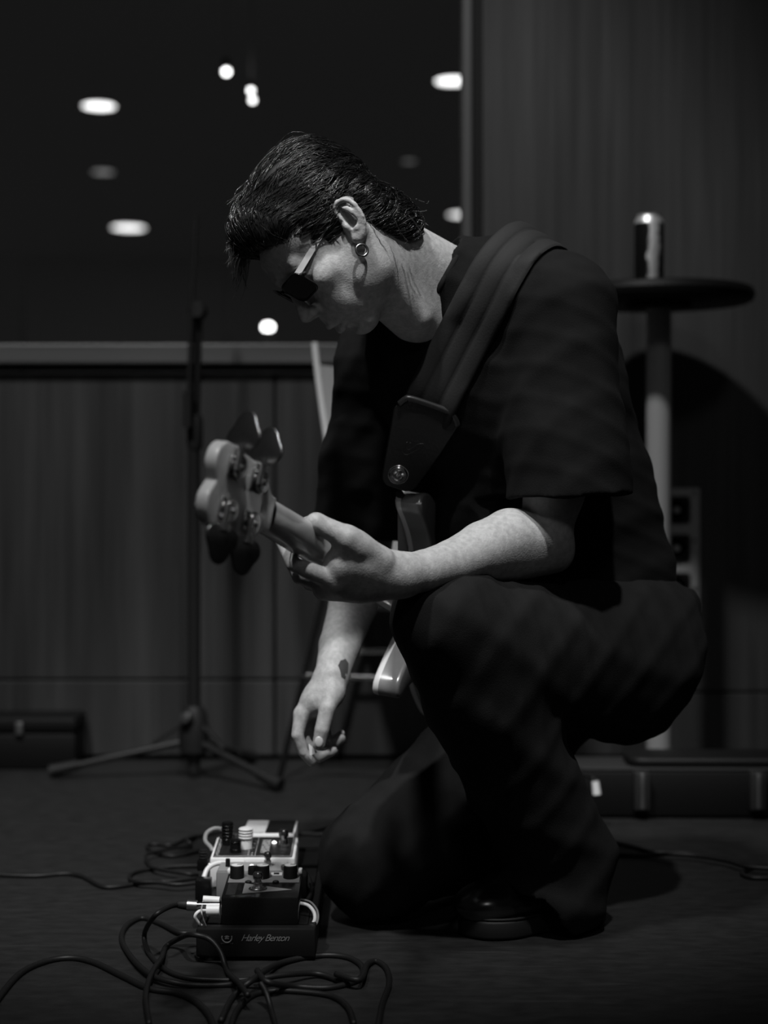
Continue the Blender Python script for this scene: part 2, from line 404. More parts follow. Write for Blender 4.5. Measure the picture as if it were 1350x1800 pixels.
# instrument case on the floor, right
r = root('instrument_case', (.95, 3.36, 0), 'long black hard instrument case lying on the floor at the right', 'case')
ox = (1025 - 675) / FPX * 3.3
poly = round_poly([(ox - .16, 3.30), (1.62, 3.275), (1.62, 3.43), (ox - .16, 3.435)], .05, 6)
MB().prism(poly, (0, 0, 0), (1, 0, 0), (0, 1, 0), (0, 0, 1), .004, .098, .006).make('case_body', M['black_matt'], r, 40)
MB().prism([(x_, y_ ) for x_, y_ in poly], (0, 0, 0), (1, 0, 0), (0, 1, 0), (0, 0, 1), .0985, .1045, .002).make('trim_band', mat('case_binding', .03, .4), r, 40)
lx = (1100 - 675) / FPX * 3.34
poly2 = round_poly([(lx, 3.30), (1.60, 3.285), (1.60, 3.42), (lx, 3.42)], .04, 6)
MB().prism(poly2, (0, 0, 0), (1, 0, 0), (0, 1, 0), (0, 0, 1), .105, .124, .007, 3).make('lid', mat('case_vinyl', .006, .5, 0, .25), r, 40)
for px_ in (1127, 1330):
    x = (px_ - 675) / FPX * 3.285
    l = MB().box2((x - .016, 3.270, .022), (x + .016, 3.292, .100), .003, 2).make('latch', mat('latch_dark', .05, .35, .6), r, 40)
    MB().box2((x - .005, 3.262, .026), (x + .005, 3.272, .098), .002, 2).make('latch_bar', M['steel'], l, 40)
# white cable tag beside it
c = P(1048, 1384, 3.20)
r = root('jack_plug', (c.x, c.y, c.z - .01), 'small white plug hanging from the case end beside the trouser leg', 'plug')
MB().tube([c + Vector((-.002, 0, .012)), c + Vector((.001, -.003, -.014))], [.0075, .0085], 14).make('plug_body', M['cream'], r, 40)
MB().tube([c + Vector((.001, -.003, -.0135)), c + Vector((.0012, -.0035, -.018))], .004, 10).make('plug_tip', M['black_matt'], r, 40)
MB().tube(catmull([c + Vector((-.002, 0, .012)), c + Vector((-.006, .004, .019)), c + Vector((-.016, .02, .018)), c + Vector((-.022, .06, .016)), c + Vector((-.022, .10, .02))], 6), .003, 8).make('lead', M['cable'], r, 60)

# dark box, far left
x0, x1 = wx(-190, 3.9), wx(137, 3.88); bz = wz(1260, 3.86)
r = root('equipment_box', ((x0 + x1) / 2, 3.9, 0), 'low black equipment box against the wood wall, far left', 'box')
MB().box2((x0, 3.85, .0), (x1, 3.975, bz * .70), .008, 2).make('box_body', M['black_matt'], r, 40)
MB().box2((x0 - .002, 3.845, bz * .71), (x1 + .003, 3.978, bz), .010, 2).make('lid', M['black_matt'], r, 40)
c = P(33, 1280, 3.84)
MB().box2((c.x - .009, 3.838, c.z - .016), (c.x + .009, 3.850, c.z + .014), .003, 2).make('latch', M['steel'], r, 40)

# microphone stand
MD = 3.75; mx_ = (341 - 675) / FPX * MD
r = root('microphone_stand', (mx_, MD, 0), 'black tripod microphone stand with a folded boom in front of the wood wall', 'microphone stand')
def mz(py, D=MD): return wz(py, D)
MB().tube([(mx_, MD, .014), (mx_, MD, mz(760))], .0155, 14).make('lower_tube', M['blackmetal'], r, 40)
MB().lathe([(.017, 0), (.0195, .01), (.0195, .07), (.013, .085)], (mx_ + .002, MD, mz(790))).make('height_clutch', M['rubber'], r, 40)
MB().tube([(mx_ + .003, MD, mz(760)), (mx_ + .010, MD, mz(548))], .0105, 12).make('upper_tube', M['blackmetal'], r, 40)
MB().lathe([(.020, -.055), (.034, -.045), (.036, .0), (.030, .045), (.020, .062)], (mx_, MD, mz(1287))).make('hub', M['rubber'], r, 40)
kn = P(327, 1262, MD - .04)
MB().lathe([(.008, -.02), (.014, -.012), (.014, .006), (.006, .010)], kn, (-.5, -.8, .3), 16).make('hub_knob', mat('knob_dark', .08, .3, .5), r, 40)
feet = [(-.325, .0), (.205, -.165), (.115, .190)]
for fx, fy in feet:
    a = Vector((mx_, MD, mz(1300))); e = Vector((mx_ + fx, MD + fy, .018)); d_ = (e - a).normalized()
    lg = MB().tube([a + d_ * .03, e], .0085, 12).make('leg', M['blackmetal'], r, 40)
    MB().tube([e - d_ * .055, e + d_ * .012], [.0125, .0155], 12).make('rubber_foot', M['rubber'], lg, 40)
    b_ = a + Vector((0, 0, .055))
    MB().tube([b_, a + d_ * .10 + Vector((0, 0, .012))], .005, 8).make('brace', M['blackmetal'], r, 40)
cl = Vector((mx_ + .010, MD - .012, mz(548)))
MB().lathe([(.016, -.022), (.022, -.014), (.022, .014), (.016, .022)], cl, (0, 1, 0), 20).make('boom_clutch', M['rubber'], r, 40)
bx0 = P(330, 750, MD - .03); bx1 = P(336, 560, MD - .03); bx2 = P(345, 380, MD - .03)
MB().tube([bx0, bx1, bx2], .0055, 12).make('boom_arm', M['blackmetal'], r, 40)
MB().tube([bx0 + Vector((0, 0, -.002)), P(331, 688, MD - .03)], .0115, 14).make('counterweight', M['rubber'], r, 40)

# chair behind the man
CDp = 3.55
r = root('chair', (P(600, 1400, CDp).x, CDp + .1, 0), 'pale-backed chair with thin dark legs behind the man', 'chair')
xl = lambda px, D=CDp: (px - 675) / FPX * D
# shell back: curved sheet with a thick pale rim
bp_ = catmull([P(553, 602, CDp), P(558, 650, CDp), P(565, 705, CDp), P(575, 775, CDp), P(590, 880, CDp), P(604, 985, CDp)], 6)
MB().tube(bp_, .0075, 10).make('back_post', mat('chair_pale_frame', .60, .45), r, 60)
post2 = [p + Vector((.40, .05, 0)) for p in bp_]
MB().tube(post2, .0075, 10).make('back_post', mat('chair_pale_frame', .60, .45), r, 60)
mb = MB(); n = len(bp_); vs_ = []; fs = []
sel = bp_[5:]
for k, p in enumerate(sel):
    for j in range(9):
        t = j / 8; q = p.lerp(p + Vector((.40, .05, 0)), t); bow = .05 * math.sin(math.pi * t) - .004
        dz = -.012 * math.sin(math.pi * t) if k == 0 else 0
        vs_.append(q + Vector((0, bow, dz)))
for k in range(len(sel) - 1):
    for j in range(8):
        a = k * 9 + j; fs.append((a, a + 1, a + 10, a + 9))
off = [v + Vector((0, .008, 0)) for v in vs_]; nn = len(vs_)
fs2 = [tuple(reversed([i + nn for i in f])) for f in fs]
edge = list(range(0, 9)) + [k * 9 + 8 for k in range(1, len(sel))] + list(range((len(sel) - 1) * 9 + 7, (len(sel) - 1) * 9 - 1, -1)) + [k * 9 for k in range(len(sel) - 2, 0, -1)]
rim = [(edge[i], edge[(i + 1) % len(edge)], edge[(i + 1) % len(edge)] + nn, edge[i] + nn) for i in range(len(edge))]
mb.add(vs_ + off, fs + fs2 + rim).make('backrest', M['shell'], r, 60)
sz = wz(1010, CDp)
MB().box2((xl(588), CDp - .04, sz - .012), (xl(588) + .44, CDp + .36, sz + .010), .01, 3).make('seat', M['shell'], r, 40)
lt = [(P(560, 1012, CDp), G(490, 1373, .004)), (Vector((xl(588) + .42, CDp - .02, sz - .01)), Vector((xl(588) + .50, CDp - .10, .004))),
      (Vector((xl(588) + .04, CDp + .34, sz - .01)), Vector((xl(588) - .05, CDp + .38, .004))), (Vector((xl(588) + .40, CDp + .34, sz - .01)), Vector((xl(588) + .49, CDp + .38, .004)))]
lt[0] = (Vector((xl(575), CDp + .02, sz - .01)), lt[0][1])
for a, b_ in lt: MB().tube([a, b_], .0075, 10).make('leg', M['blackmetal'], r, 40)
a0 = lt[0][0].lerp(lt[0][1], .47); a1 = lt[1][0].lerp(lt[1][1], .47)
MB().tube([a0 + Vector((-.004, 0, 0)), a1], .0065, 10).make('stretcher', M['chrome'], r, 40)
a2 = lt[2][0].lerp(lt[2][1], .42); a3 = lt[3][0].lerp(lt[3][1], .42)
MB().tube([a2, a3], .0065, 10).make('stretcher', M['chrome'], r, 40)
# ================================================================== PEDALBOARD
def text_mesh(name, body, O, X, Y, size, m, parent, shear=0.0, offset=0.0, align='LEFT', space=1.0):
    cu = bpy.data.curves.new(name, 'FONT'); cu.body = body; cu.size = size; cu.shear = shear; cu.extrude = .0002; cu.offset = offset
    cu.align_x = align; cu.space_character = space
    t = bpy.data.objects.new(name, cu); COL.objects.link(t)
    dg = bpy.context.evaluated_depsgraph_get(); me = bpy.data.meshes.new_from_object(t.evaluated_get(dg))
    bpy.data.objects.remove(t); bpy.data.curves.remove(cu)
    X = Vector(X); Y = Vector(Y); Z = X.cross(Y)
    Mx = Matrix((X, Y, Z)).transposed().to_4x4(); Mx.translation = Vector(O); me.transform(Mx)
    me.name = name; me.materials.clear()
    return finish(me, name, m, parent, 0)

bx0_, bx1_ = -.272, -.099; BY0, BY1 = 2.315, 2.835; BZ = .048
r = board = root('pedalboard', ((bx0_ + bx1_) / 2, 2.56, 0), 'small black pedalboard frame carrying four effects pedals', 'pedalboard')
MB().box2((bx0_, BY0, .006), (bx1_, BY0 + .022, BZ), .003, 2).make('front_rail', M['black_matt'], r, 40)
MB().box2((bx0_, BY1 - .022, .006), (bx1_, BY1, BZ), .003, 2).make('rear_rail', M['black_matt'], r, 40)
for xa, xb in ((bx0_, bx0_ + .012), (bx1_ - .012, bx1_)):
    MB().box2((xa, BY0 + .0225, .006), (xb, BY1 - .0225, BZ), .002, 1).make('side_rail', M['black_matt'], r, 40)
for ya in (BY0 + .03, BY0 + .15, BY0 + .27, BY0 + .39):
    MB().box2((bx0_ + .0125, ya, BZ - .006), (bx1_ - .0125, ya + .095, BZ - .0005), .001, 1).make('deck_slat', M['black_matt'], r, 40)
for xa in (bx0_ + .02, bx1_ - .02):
    for ya in (BY0 + .012, BY1 - .012):
        MB().lathe([(.009, 0), (.010, .002), (.010, .006)], (xa, ya, 0), seg=14).make('rubber_foot', M['rubber'], r, 40)
prm = mat('silver_print', .16, .5)
fx = lambda px: (px - 675) / FPX * BY0
fz = lambda py: CAMH + (HOR - py) / FPX * BY0
text_mesh('script_lettering', 'Harley Benton', (fx(423), BY0 - .0005, fz(1654)), (1, 0, 0), (0, 0, 1), .0138, prm, r, .45, -.0001, space=.86)
cr_ = MB()
cr_.torus((fx(399), BY0 - .0005, fz(1648)), (0, -1, 0), .0072, .0010, 24, 6, (math.radians(-200), math.radians(20)))
for k in range(5):
    a = math.radians(35 + k * 27.5)
    cr_.tube([(fx(399) + .001 * (k - 2), BY0 - .0005, fz(1649)), (fx(399) + .0042 * math.cos(a), BY0 - .0005, fz(1649) + .0040 * math.sin(a))], .0005, 6)
cr_.box((fx(399), BY0 - .0005, fz(1650)), (.0062, .0008, .0010))
cr_.make('crest_emblem', prm, r, 40)
text_mesh('small_lettering', 'SPACESHIP', (fx(399), BY0 - .0005, fz(1659.5)), (1, 0, 0), (0, 0, 1), .0026, mat('dim_print', .06, .5), r, 0, 0, 'CENTER', 1.5)

def knob(parent, c, rad, h, m, mtop=None, ribs=0, name='knob'):
    c = Vector(c)
    prof = [(rad * 1.02, 0), (rad * 1.02, h * .08), (rad, h * .12), (rad * .97, h * .9), (rad * .88, h), (0, h)]
    o = MB().lathe(prof, c, seg=24).make(name, m, parent, 40)
    if ribs:
        mb = MB()
        for k in range(ribs):
            mb.torus(c + Vector((0, 0, h * (.25 + .6 * k / max(1, ribs - 1)))), (0, 0, 1), rad * .99, rad * .09, 24, 6)
        mb.make('knob_ridges', m, o, 60)
    if mtop:
        MB().lathe([(rad * .82, h * 1.001), (rad * .82, h * 1.03), (0, h * 1.03)], c, seg=24).make('knob_cap', mtop, o, 40)
        MB().box(c + Vector((rad * .35, rad * .2, h * 1.04)), (rad * .7, rad * .14, h * .03)).make('pointer', M['black_matt'], o, 0)
    return o
def footswitch(parent, c, s=1.0):
    c = Vector(c)
    o = MB().lathe([(.0078 * s, 0), (.0078 * s, .003 * s), (.0058 * s, .0032 * s), (.0058 * s, .009 * s), (.0045 * s, .0095 * s)], c, seg=6).make('footswitch', M['steel'], parent, 30)
    MB().lathe([(.0046 * s, .009 * s), (.0046 * s, .013 * s), (.0063 * s, .0135 * s), (.0066 * s, .019 * s), (.005 * s, .022 * s), (0, .0225 * s)], c, seg=18).make('switch_cap', M['chrome'], o, 40)
    return o

# pedal 1, nearest: black with three white-capped knobs
pr = 'pedals on the pedalboard'
z0 = BZ + .0002
x0, x1 = -.2378, -.1243
r = root('effects_pedal', (-.181, 2.39, z0), 'black effects pedal with three white-capped knobs, nearest the camera', 'effects pedal', pr)
def wedge(x0, x1, y0, y1, z0, zf, zb, bev=.003):
    bm = bmesh.new()
    v = [bm.verts.new(p) for p in ((x0, y0, z0), (x1, y0, z0), (x1, y1, z0), (x0, y1, z0), (x0, y0, zf), (x1, y0, zf), (x1, y1, zb), (x0, y1, zb))]
    for f in ((3, 2, 1, 0), (4, 5, 6, 7), (0, 1, 5, 4), (1, 2, 6, 5), (2, 3, 7, 6), (3, 0, 4, 7)): bm.faces.new([v[i] for i in f])
    bmesh.ops.bevel(bm, geom=bm.edges[:], offset=bev, segments=2, profile=.5, affect='EDGES')
    return MB().bm(bm)
wedge(x0, x1, 2.332, 2.445, z0, .089, .098).make('enclosure', M['black_gloss'], r, 40)
sl = lambda y: .089 + (y - 2.332) / .113 * .009
def slab(x0, x1, y0, y1, m, name, parent, dz=.0008, f=sl):
    mb = MB(); t = .0006
    q = [(x0, y0), (x1, y0), (x1, y1), (x0, y1)]
    vs_ = [(x, y, f(y) + dz - t) for x, y in q] + [(x, y, f(y) + dz) for x, y in q]
    mb.add(vs_, [(3, 2, 1, 0), (4, 5, 6, 7), (0, 1, 5, 4), (1, 2, 6, 5), (2, 3, 7, 6), (3, 0, 4, 7)])
    return mb.make(name, m, parent, 0)
slab(x0 + .004, x1 - .003, 2.395, 2.441, mat('pedal_face_grey', .16, .4), 'knob_plate', r)
slab(x0 + .006, x0 + .020, 2.340, 2.392, M['print_dark'], 'printed_panel', r)
mbt = MB(); 
tri = [(x0 + .030, 2.345), (x1 - .012, 2.362), (x0 + .030, 2.390)]
mbt.add([(x, y, sl(y) + .0005) for x, y in tri] + [(x, y, sl(y) + .0011) for x, y in tri], [(2, 1, 0), (3, 4, 5), (0, 1, 4, 3), (1, 2, 5, 4), (2, 0, 3, 5)]).make('triangle_print', mat('pedal_print_grey', .14, .4), r, 0)
slab(x0 + .066, x0 + .083, 2.425, 2.438, M['cream'], 'badge', r, .0016)
slab(x0 + .0705, x0 + .0785, 2.4285, 2.4345, M['print_dark'], 'badge_mark', r, .0024)
for kx in (-.222, -.1835, -.1415):
    knob(r, (kx, 2.418, sl(2.418)), .0108, .019, M['black_matt'], M['cream'])
knob(r, (-.1995, 2.434, sl(2.434)), .0075, .012, M['black_matt'])
for kx in (-.203, -.162):
    MB().ball((kx, 2.396, sl(2.396) + .001), (.0052, .0042, .0026), u=14, v=8).make('small_button', M['black_matt'], r, 60)
footswitch(r, (-.1865, 2.366, sl(2.366)), 1.15)
MB().torus((-.1865, 2.366, sl(2.366) + .001), (0, .08, 1), .0125, .0016, 28, 8).make('switch_washer', M['blackchrome'], r, 60)
for sx in (x0 - .0002, x1 - .0058):
    MB().box2((sx, 2.426, .099), (sx + .006, 2.440, .1065), .002, 2).make('corner_guard', M['cream'], r, 40)

# pedal 2: small grey box
r = root('effects_pedal', (-.19, 2.49, z0), 'small grey effects pedal second from the camera with one footswitch', 'effects pedal', pr)
MB().box2((-.2585, 2.462, z0), (-.149, 2.522, .0945), .003, 2).make('enclosure', M['grey_paint'], r, 40)
MB().box2((-.256, 2.4645, .0946), (-.1515, 2.5195, .0955), .0004, 1).make('face_plate', mat('pedal_face_pale', .30, .4), r, 40)
knob(r, (-.243, 2.490, .0956), .0036, .012, M['black_matt'])
footswitch(r, (-.1815, 2.495, .0956), .95)
MB().lathe([(.0032, 0), (.0030, .002), (0, .0034)], (-.206, 2.492, .0956), seg=14).make('indicator_light', emis('pedal_led', 1.6), r, 60)
knob(r, (-.1535, 2.470, .0956), .0058, .007, M['steel'], name='side_knob')

# pedal 3: white enclosure with dark printed face
r = root('effects_pedal', (-.21, 2.59, z0), 'white effects pedal with a dark printed face and tall ridged knobs', 'effects pedal', pr)
X0, X1, Y0, Y1 = -.2775, -.1415, 2.545, 2.655
f3 = lambda y: .0955 + (y - Y0) / (Y1 - Y0) * .010
wedge(X0, X1, Y0, Y1, z0, f3(Y0), f3(Y1), .004).make('enclosure', M['white_paint'], r, 40)
slab(X0 + .005, X1 - .005, Y0 + .004, Y1 - .006, M['print_dark'], 'face_plate', r, .0012, f3)
prt = mat('white_print', .42, .5)
def bits(name, rects, f=f3, dz=.0019):
    mb = MB()
    for a, b_, c_, d_ in rects:
        q = [(a, c_), (b_, c_), (b_, d_), (a, d_)]
        mb.add([(x, y, f(y) + dz - .0006) for x, y in q] + [(x, y, f(y) + dz) for x, y in q], [(3, 2, 1, 0), (4, 5, 6, 7), (0, 1, 5, 4), (1, 2, 6, 5), (2, 3, 7, 6), (3, 0, 4, 7)])
    return mb.make(name, prt, r, 0)
bits('side_print', [(X0 + .008 + .0018 * (k % 3), X0 + .009 + .0018 * (k % 3), Y0 + .010 + .0045 * (k // 3), Y0 + .0135 + .0045 * (k // 3)) for k in range(54) if (k * 7) % 5])
gx = [-.1985 + .0031 * k for k in range(5)]
bits('grid_print', [(x, x + .0007, 2.568, 2.630) for x in gx] + [(gx[0], gx[-1] + .0007, 2.568 + .0103 * k, 2.5695 + .0103 * k) for k in range(7)] + [(gx[k % 4] + .0012, gx[k % 4] + .0024, 2.571 + .0103 * (k // 4), 2.576 + .0103 * (k // 4)) for k in range(24) if (k * 5) % 3])
bits('scale_print', [(-.2185 + .006 * (k % 2), -.2160 + .006 * (k % 2), 2.556 + .009 * (k // 2), 2.5585 + .009 * (k // 2)) for k in range(18)])
bits('border_print', [(X0 + .0065, X1 - .0065, Y0 + .0052, Y0 + .0064), (X1 - .0075, X1 - .0065, Y0 + .006, Y1 - .008), (-.2065, -.2058, Y0 + .006, Y1 - .010)])
pl = [(.022 * math.cos(a), .022 * math.sin(a) * .62) for a in np.linspace(0, math.pi, 17)]
MB().prism(pl, (-.212, Y0 - .0002, .0710), (1, 0, 0), (0, 0, 1), (0, -1, 0), 0, .0012).make('round_mark', M['black_matt'], r, 40)
def tall_knob(x, y, rad, h, m, ribs=4):
    return knob(r, (x, y, f3(y) + .001), rad, h, m, None, ribs)
tall_knob(-.2555, 2.612, .0098, .036, M['black_gloss'], 5)
tall_knob(-.2385, 2.572, .0092, .020, M['black_gloss'], 2)
k_ = tall_knob(-.2235, 2.590, .0098, .034, M['cream'], 0)
mb = MB()
for q in range(4): mb.torus((-.2235, 2.590, f3(2.59) + .019 + q * .0045), (0, 0, 1), .0102, .0016, 24, 8)
mb.make('knob_ridges', M['cream'], k_, 60)
knob(r, (-.244, 2.632, f3(2.632)), .0055, .012, M['steel'])
for q in range(3): MB().lathe([(.0042, 0), (.0042, .004), (0, .0045)], (-.2115, 2.575 + q * .022, f3(2.575 + q * .022) + .001), seg=14).make('jack_nut', M['blackchrome'], r, 40)
footswitch(r, (-.163, 2.600, f3(2.60) + .001), 1.25)
MB().lathe([(.0072, 0), (.0072, .012), (.006, .013)], (-.163, 2.600, f3(2.60) + .001), seg=18).make('switch_barrel', M['blackchrome'], r, 40)
MB().lathe([(.0036, 0), (.0034, .002), (0, .0038)], (-.1795, 2.618, f3(2.618) + .001), seg=14).make('indicator_light', emis('pedal_led_bright', 3.0), r, 60)

# pedal 4: white stomp box with black pad
r = root('effects_pedal', (-.193, 2.74, z0), 'white effects pedal with a black treadle pad, farthest from the camera', 'effects pedal', pr)
f4 = lambda y: .1030 + (y - 2.685) * (-.02)
wedge(-.2395, -.1500, 2.685, 2.805, z0, f4(2.685), f4(2.805), .004).make('enclosure', M['white_paint'], r, 40)
slab(-.2000, -.1535, 2.692, 2.797, M['black_matt'], 'rubber_pad', r, .0016, f4)
slab(-.2365, -.2015, 2.692, 2.797, mat('printed_white', .62, .45, 0, .5, 240, .18), 'printed_plate', r, .0014, f4)
MB().lathe([(.0052, 0), (.0045, .003), (0, .004)], (-.2325, 2.687, .088), (0, -1, .2), seg=16).make('socket', M['black_matt'], r, 40)

# black power adaptor block and right-angle plugs
def plug(name_label, cat_, pts, rad, m, extra=None, group=None):
    o = root('jack_plug', pts[0], name_label, cat_, group)
    MB().tube(pts, rad, 14).make('plug_body', m, o, 40)
    if extra: extra(o)
    return o
c = P(358, 1565, 2.475)
r = root('power_plug', (c.x, c.y, c.z - .02), 'black right-angle power plug at the left of the grey pedal', 'plug')
MB().box2((c.x - .012, c.y - .012, c.z - .018), (c.x + .0115, c.y + .016, c.z + .018), .002, 2).make('plug_body', M['black_gloss'], r, 40)
c = P(357, 1512, 2.58)
r = root('angled_plug', (c.x, c.y, c.z - .02), 'black ribbed right-angle plug at the left of the white pedal', 'plug')
MB().box2((c.x - .009, c.y - .009, c.z - .016), (c.x + .009, c.y + .009, c.z + .002), .002, 2).make('plug_body', M['black_gloss'], r, 40)
mb = MB()
mb.tube([c + Vector((0, 0, .002)), c + Vector((0, 0, .017))], .0058, 12)
for q in range(3): mb.torus(c + Vector((0, 0, .004 + q * .0045)), (0, 0, 1), .0062, .0014, 18, 6)
mb.make('strain_relief', M['rubber'], r, 40)
MB().tube([c + Vector((.009, 0, -.008)), c + Vector((.0205, 0, -.008))], .0045, 12).make('plug_tip', M['steel'], r, 40)

# silver plugs into the nearest pedal
yj = 2.372
jx = x0 = -.2384
zj = P(360, 1592, yj).z
r = root('jack_plug', P(330, 1592, yj - .012), 'silver straight jack plug in the side of the nearest pedal, cable running left', 'plug')
a = P(386, 1592, yj - .012); b_ = P(346, 1592, yj - .012); c_ = P(329, 1591, yj - .012); d_ = P(316, 1590, yj - .012)
MB().tube([a, b_], .0056, 16).make('plug_barrel', M['chrome'], r, 40)
MB().tube([b_, c_], .0080, 16).make('plug_collar', M['steel'], r, 40)
MB().tube([c_, d_, P(311, 1591, yj - .012)], [.0072, .0062, .0045], 14).make('strain_relief', M['rubber'], r, 40)
r = root('jack_plug', P(364, 1600, yj - .026), 'short pale patch plug below the silver jack plug on the nearest pedal', 'plug')
MB().tube([P(386, 1600, yj - .028), P(383, 1600, yj - .028), P(363, 1600, yj - .028)], [.0076, .0082, .0082], 16).make('plug_body', M['cream'], r, 40)
r = root('jack_plug', P(358, 1583, yj + .025), 'pale patch plug above the silver jack plug on the nearest pedal', 'plug')
MB().tube([P(386, 1583, yj + .03), P(357, 1581, yj + .03)], .0058, 16).make('plug_body', M['cream'], r, 40)

# white patch plug between pedals 2 and 3
c = P(418, 1523, 2.5345)
r = root('patch_plug', c, 'white flat patch plug standing against the white pedal', 'plug')
pl = round_poly([(-.0115, -.012), (.0115, -.012), (.0115, .012), (-.0115, .012)], .004, 4)
MB().prism(pl, (c.x, c.y + .006, c.z - .002), (1, 0, 0), (0, 0, 1), (0, -1, 0), 0, .011, .002).make('plug_body', M['cream'], r, 40)

# ------------------------------------------------------------------ cables
def cable(label, pts, rad=.0034, m=None, per=8, seg=8, grp=None, name='cable'):
    path = catmull(pts, per)
    o = MB().tube(path, rad, seg).make(name, m or M['cable'], None, 180)
    tag(o, label, 'cable', grp)
    return origin_to(o, path[0])
def fp_(lst, z=.0036):
    return [G(p[0], p[1], p[2] if len(p) > 2 else z) for p in lst]
cable('white patch cable arching from the white plug to the black power plug', [P(407, 1520, 2.528), P(385, 1517, 2.525), P(366, 1526, 2.515), P(358, 1545, 2.50), P(360, 1550, 2.482)], .0040, M['cream'])
cable('grey patch cable looping over the white pedal\'s tall knobs', [P(412, 1474, 2.662), P(398, 1462, 2.665), P(380, 1456, 2.66), P(364, 1464, 2.65), P(361, 1478, 2.63), P(371, 1490, 2.61), P(374, 1496, 2.605)], .0036, mat('grey_jacket', .26, .45))
cable('pale patch cable loop under the silver plugs, on the left', [P(363, 1601, yj - .03), P(350, 1602, yj - .045), P(343, 1612, yj - .048), P(352, 1626, yj - .04), P(362, 1632, yj - .03)], .0026, M['cream'])
cable('thin pale lead beside the loop under the silver plugs', [P(357, 1584, yj + .02), P(354, 1600, yj - .05), P(357, 1615, yj - .052), P(362, 1628, yj - .045)], .0012, mat('thin_lead', .4, .4))
cable('pale patch cable loop on the right side of the nearest pedal', [P(528, 1588, 2.38), P(542, 1592, 2.375), P(552, 1604, 2.365), P(553, 1618, 2.355), P(546, 1628, 2.345)], .0030, mat('pale_jacket', .42, .4))
cable('dark patch cable loop outside the pale one, right of the pedals', [P(528, 1581, 2.40), P(546, 1586, 2.39), P(558, 1602, 2.37), P(558, 1620, 2.355), P(549, 1632, 2.34)], .0018, mat('dark_lead', .12, .4))
r = root('patch_plug', P(533, 1560, 2.46), 'black patch plug block on the right side of the grey pedal', 'plug')
MB().box2((-.1485, 2.472, .050), (-.1190, 2.508, .086), .004, 2).make('plug_body', M['black_matt'], r, 40)
cable('black patch cable bulging right of the grey pedal', [P(520, 1527, 2.56), P(540, 1540, 2.54), P(546, 1565, 2.50), P(540, 1585, 2.46), P(528, 1590, 2.44)], .0042, M['cable'])

cable('black cable lying straight from the left edge to the pedals', fp_([(-60, 1533), (0, 1538), (60, 1540), (115, 1536), (145, 1541), (178, 1558), (205, 1559), (250, 1552), (300, 1549), (345, 1543)]), .0040)
cable('black cable folded in a flat loop left of the white pedal', fp_([(352, 1522), (310, 1523), (262, 1528), (234, 1535), (228, 1545), (240, 1550, .010), (275, 1551, .0125), (310, 1555, .012), (345, 1552, .012)]), .0036)
cable('black cable loop behind the ribbed plug', fp_([(350, 1496), (320, 1503), (290, 1504), (262, 1493), (260, 1486), (275, 1484), (300, 1486), (325, 1476), (350, 1470), (390, 1462)]), .0036)
cable('black cable crossing under the loop behind the ribbed plug', fp_([(345, 1470, .0040), (328, 1476, .0125), (335, 1486, .006), (290, 1494, .012), (258, 1502, .012), (262, 1520, .006), (275, 1527, .0115), (330, 1536, .012), (348, 1538, .006)]), .0032)
cable('black cable running from the silver plug into the front coil', [P(312, 1591, yj - .012), P(298, 1594, 2.34), P(272, 1610, 2.31)] + fp_([(254, 1642, .02), (262, 1676), (290, 1704), (330, 1719), (390, 1723), (440, 1722)]), .0038)
cable('black cable forming the big loop in front of the pedalboard', fp_([(352, 1640), (318, 1640, .006), (285, 1625, .004), (250, 1614), (222, 1628), (214, 1652), (232, 1684, .006), (262, 1712, .008), (300, 1726, .008), (345, 1732), (400, 1731), (450, 1722, .013), (500, 1714, .014), (560, 1712, .006), (610, 1730)]), .0042)
cable('black cable arcing across the front left corner of the floor', fp_([(-60, 1830), (-20, 1778), (30, 1716), (75, 1692), (122, 1684), (165, 1692), (215, 1716), (262, 1738), (310, 1746), (345, 1762), (370, 1790), (380, 1830)]), .0046)
cable('black cable curving down past the printed pedalboard rail', fp_([(262, 1800), (256, 1750, .006), (266, 1712, .014), (284, 1684, .014), (292, 1664)]) + [P(320, 1647, 2.36), P(338, 1643, 2.30), P(368, 1651, 2.295), P(388, 1674, 2.28)] + fp_([(400, 1708, .006), (420, 1728, .022), (436, 1750, .022)]), .0040)
cable('black cable coil at the bottom centre, outer turn', fp_([(388, 1795), (410, 1752), (445, 1722, .021), (490, 1694, .006), (560, 1680), (610, 1683), (637, 1700), (630, 1722), (580, 1736), (520, 1734, .006), (470, 1726, .022), (452, 1706, .022)]), .0044)
cable('black cable coil at the bottom centre, inner turn', fp_([(400, 1840), (412, 1785), (440, 1752), (480, 1742), (535, 1744), (585, 1752), (612, 1772), (622, 1800)]), .0042)
cable('black cable hooking round at the right end of the front coil', fp_([(590, 1712, .014), (632, 1722, .014), (645, 1696, .006), (662, 1690), (680, 1704), (684, 1730), (672, 1765), (664, 1810)]), .0042)
cable('black cable diving straight to the bottom edge from the coil', fp_([(458, 1728, .030), (468, 1745, .021), (478, 1780), (488, 1815), (500, 1850)]), .0038)
cable('black cable passing behind the pedals, upper one', fp_([(500, 1472), (545, 1462), (580, 1454), (640, 1446)]), .0036)
cable('black cable passing behind the pedals, lower one', fp_([(500, 1464, .0036), (545, 1466, .0036), (590, 1468), (650, 1476)]), .0036)
cable('black cable on the floor right of the shoe, upper strand', fp_([(1000, 1470), (1060, 1476), (1110, 1487), (1150, 1498), (1210, 1500), (1270, 1509), (1320, 1521), (1400, 1530)]), .0040)
cable('black cable on the floor right of the shoe, lower strand', fp_([(1010, 1502), (1070, 1502), (1130, 1504, .004), (1180, 1501, .012), (1230, 1505, .012), (1280, 1514, .012), (1318, 1524, .012), (1400, 1528, .012)]), .0040)
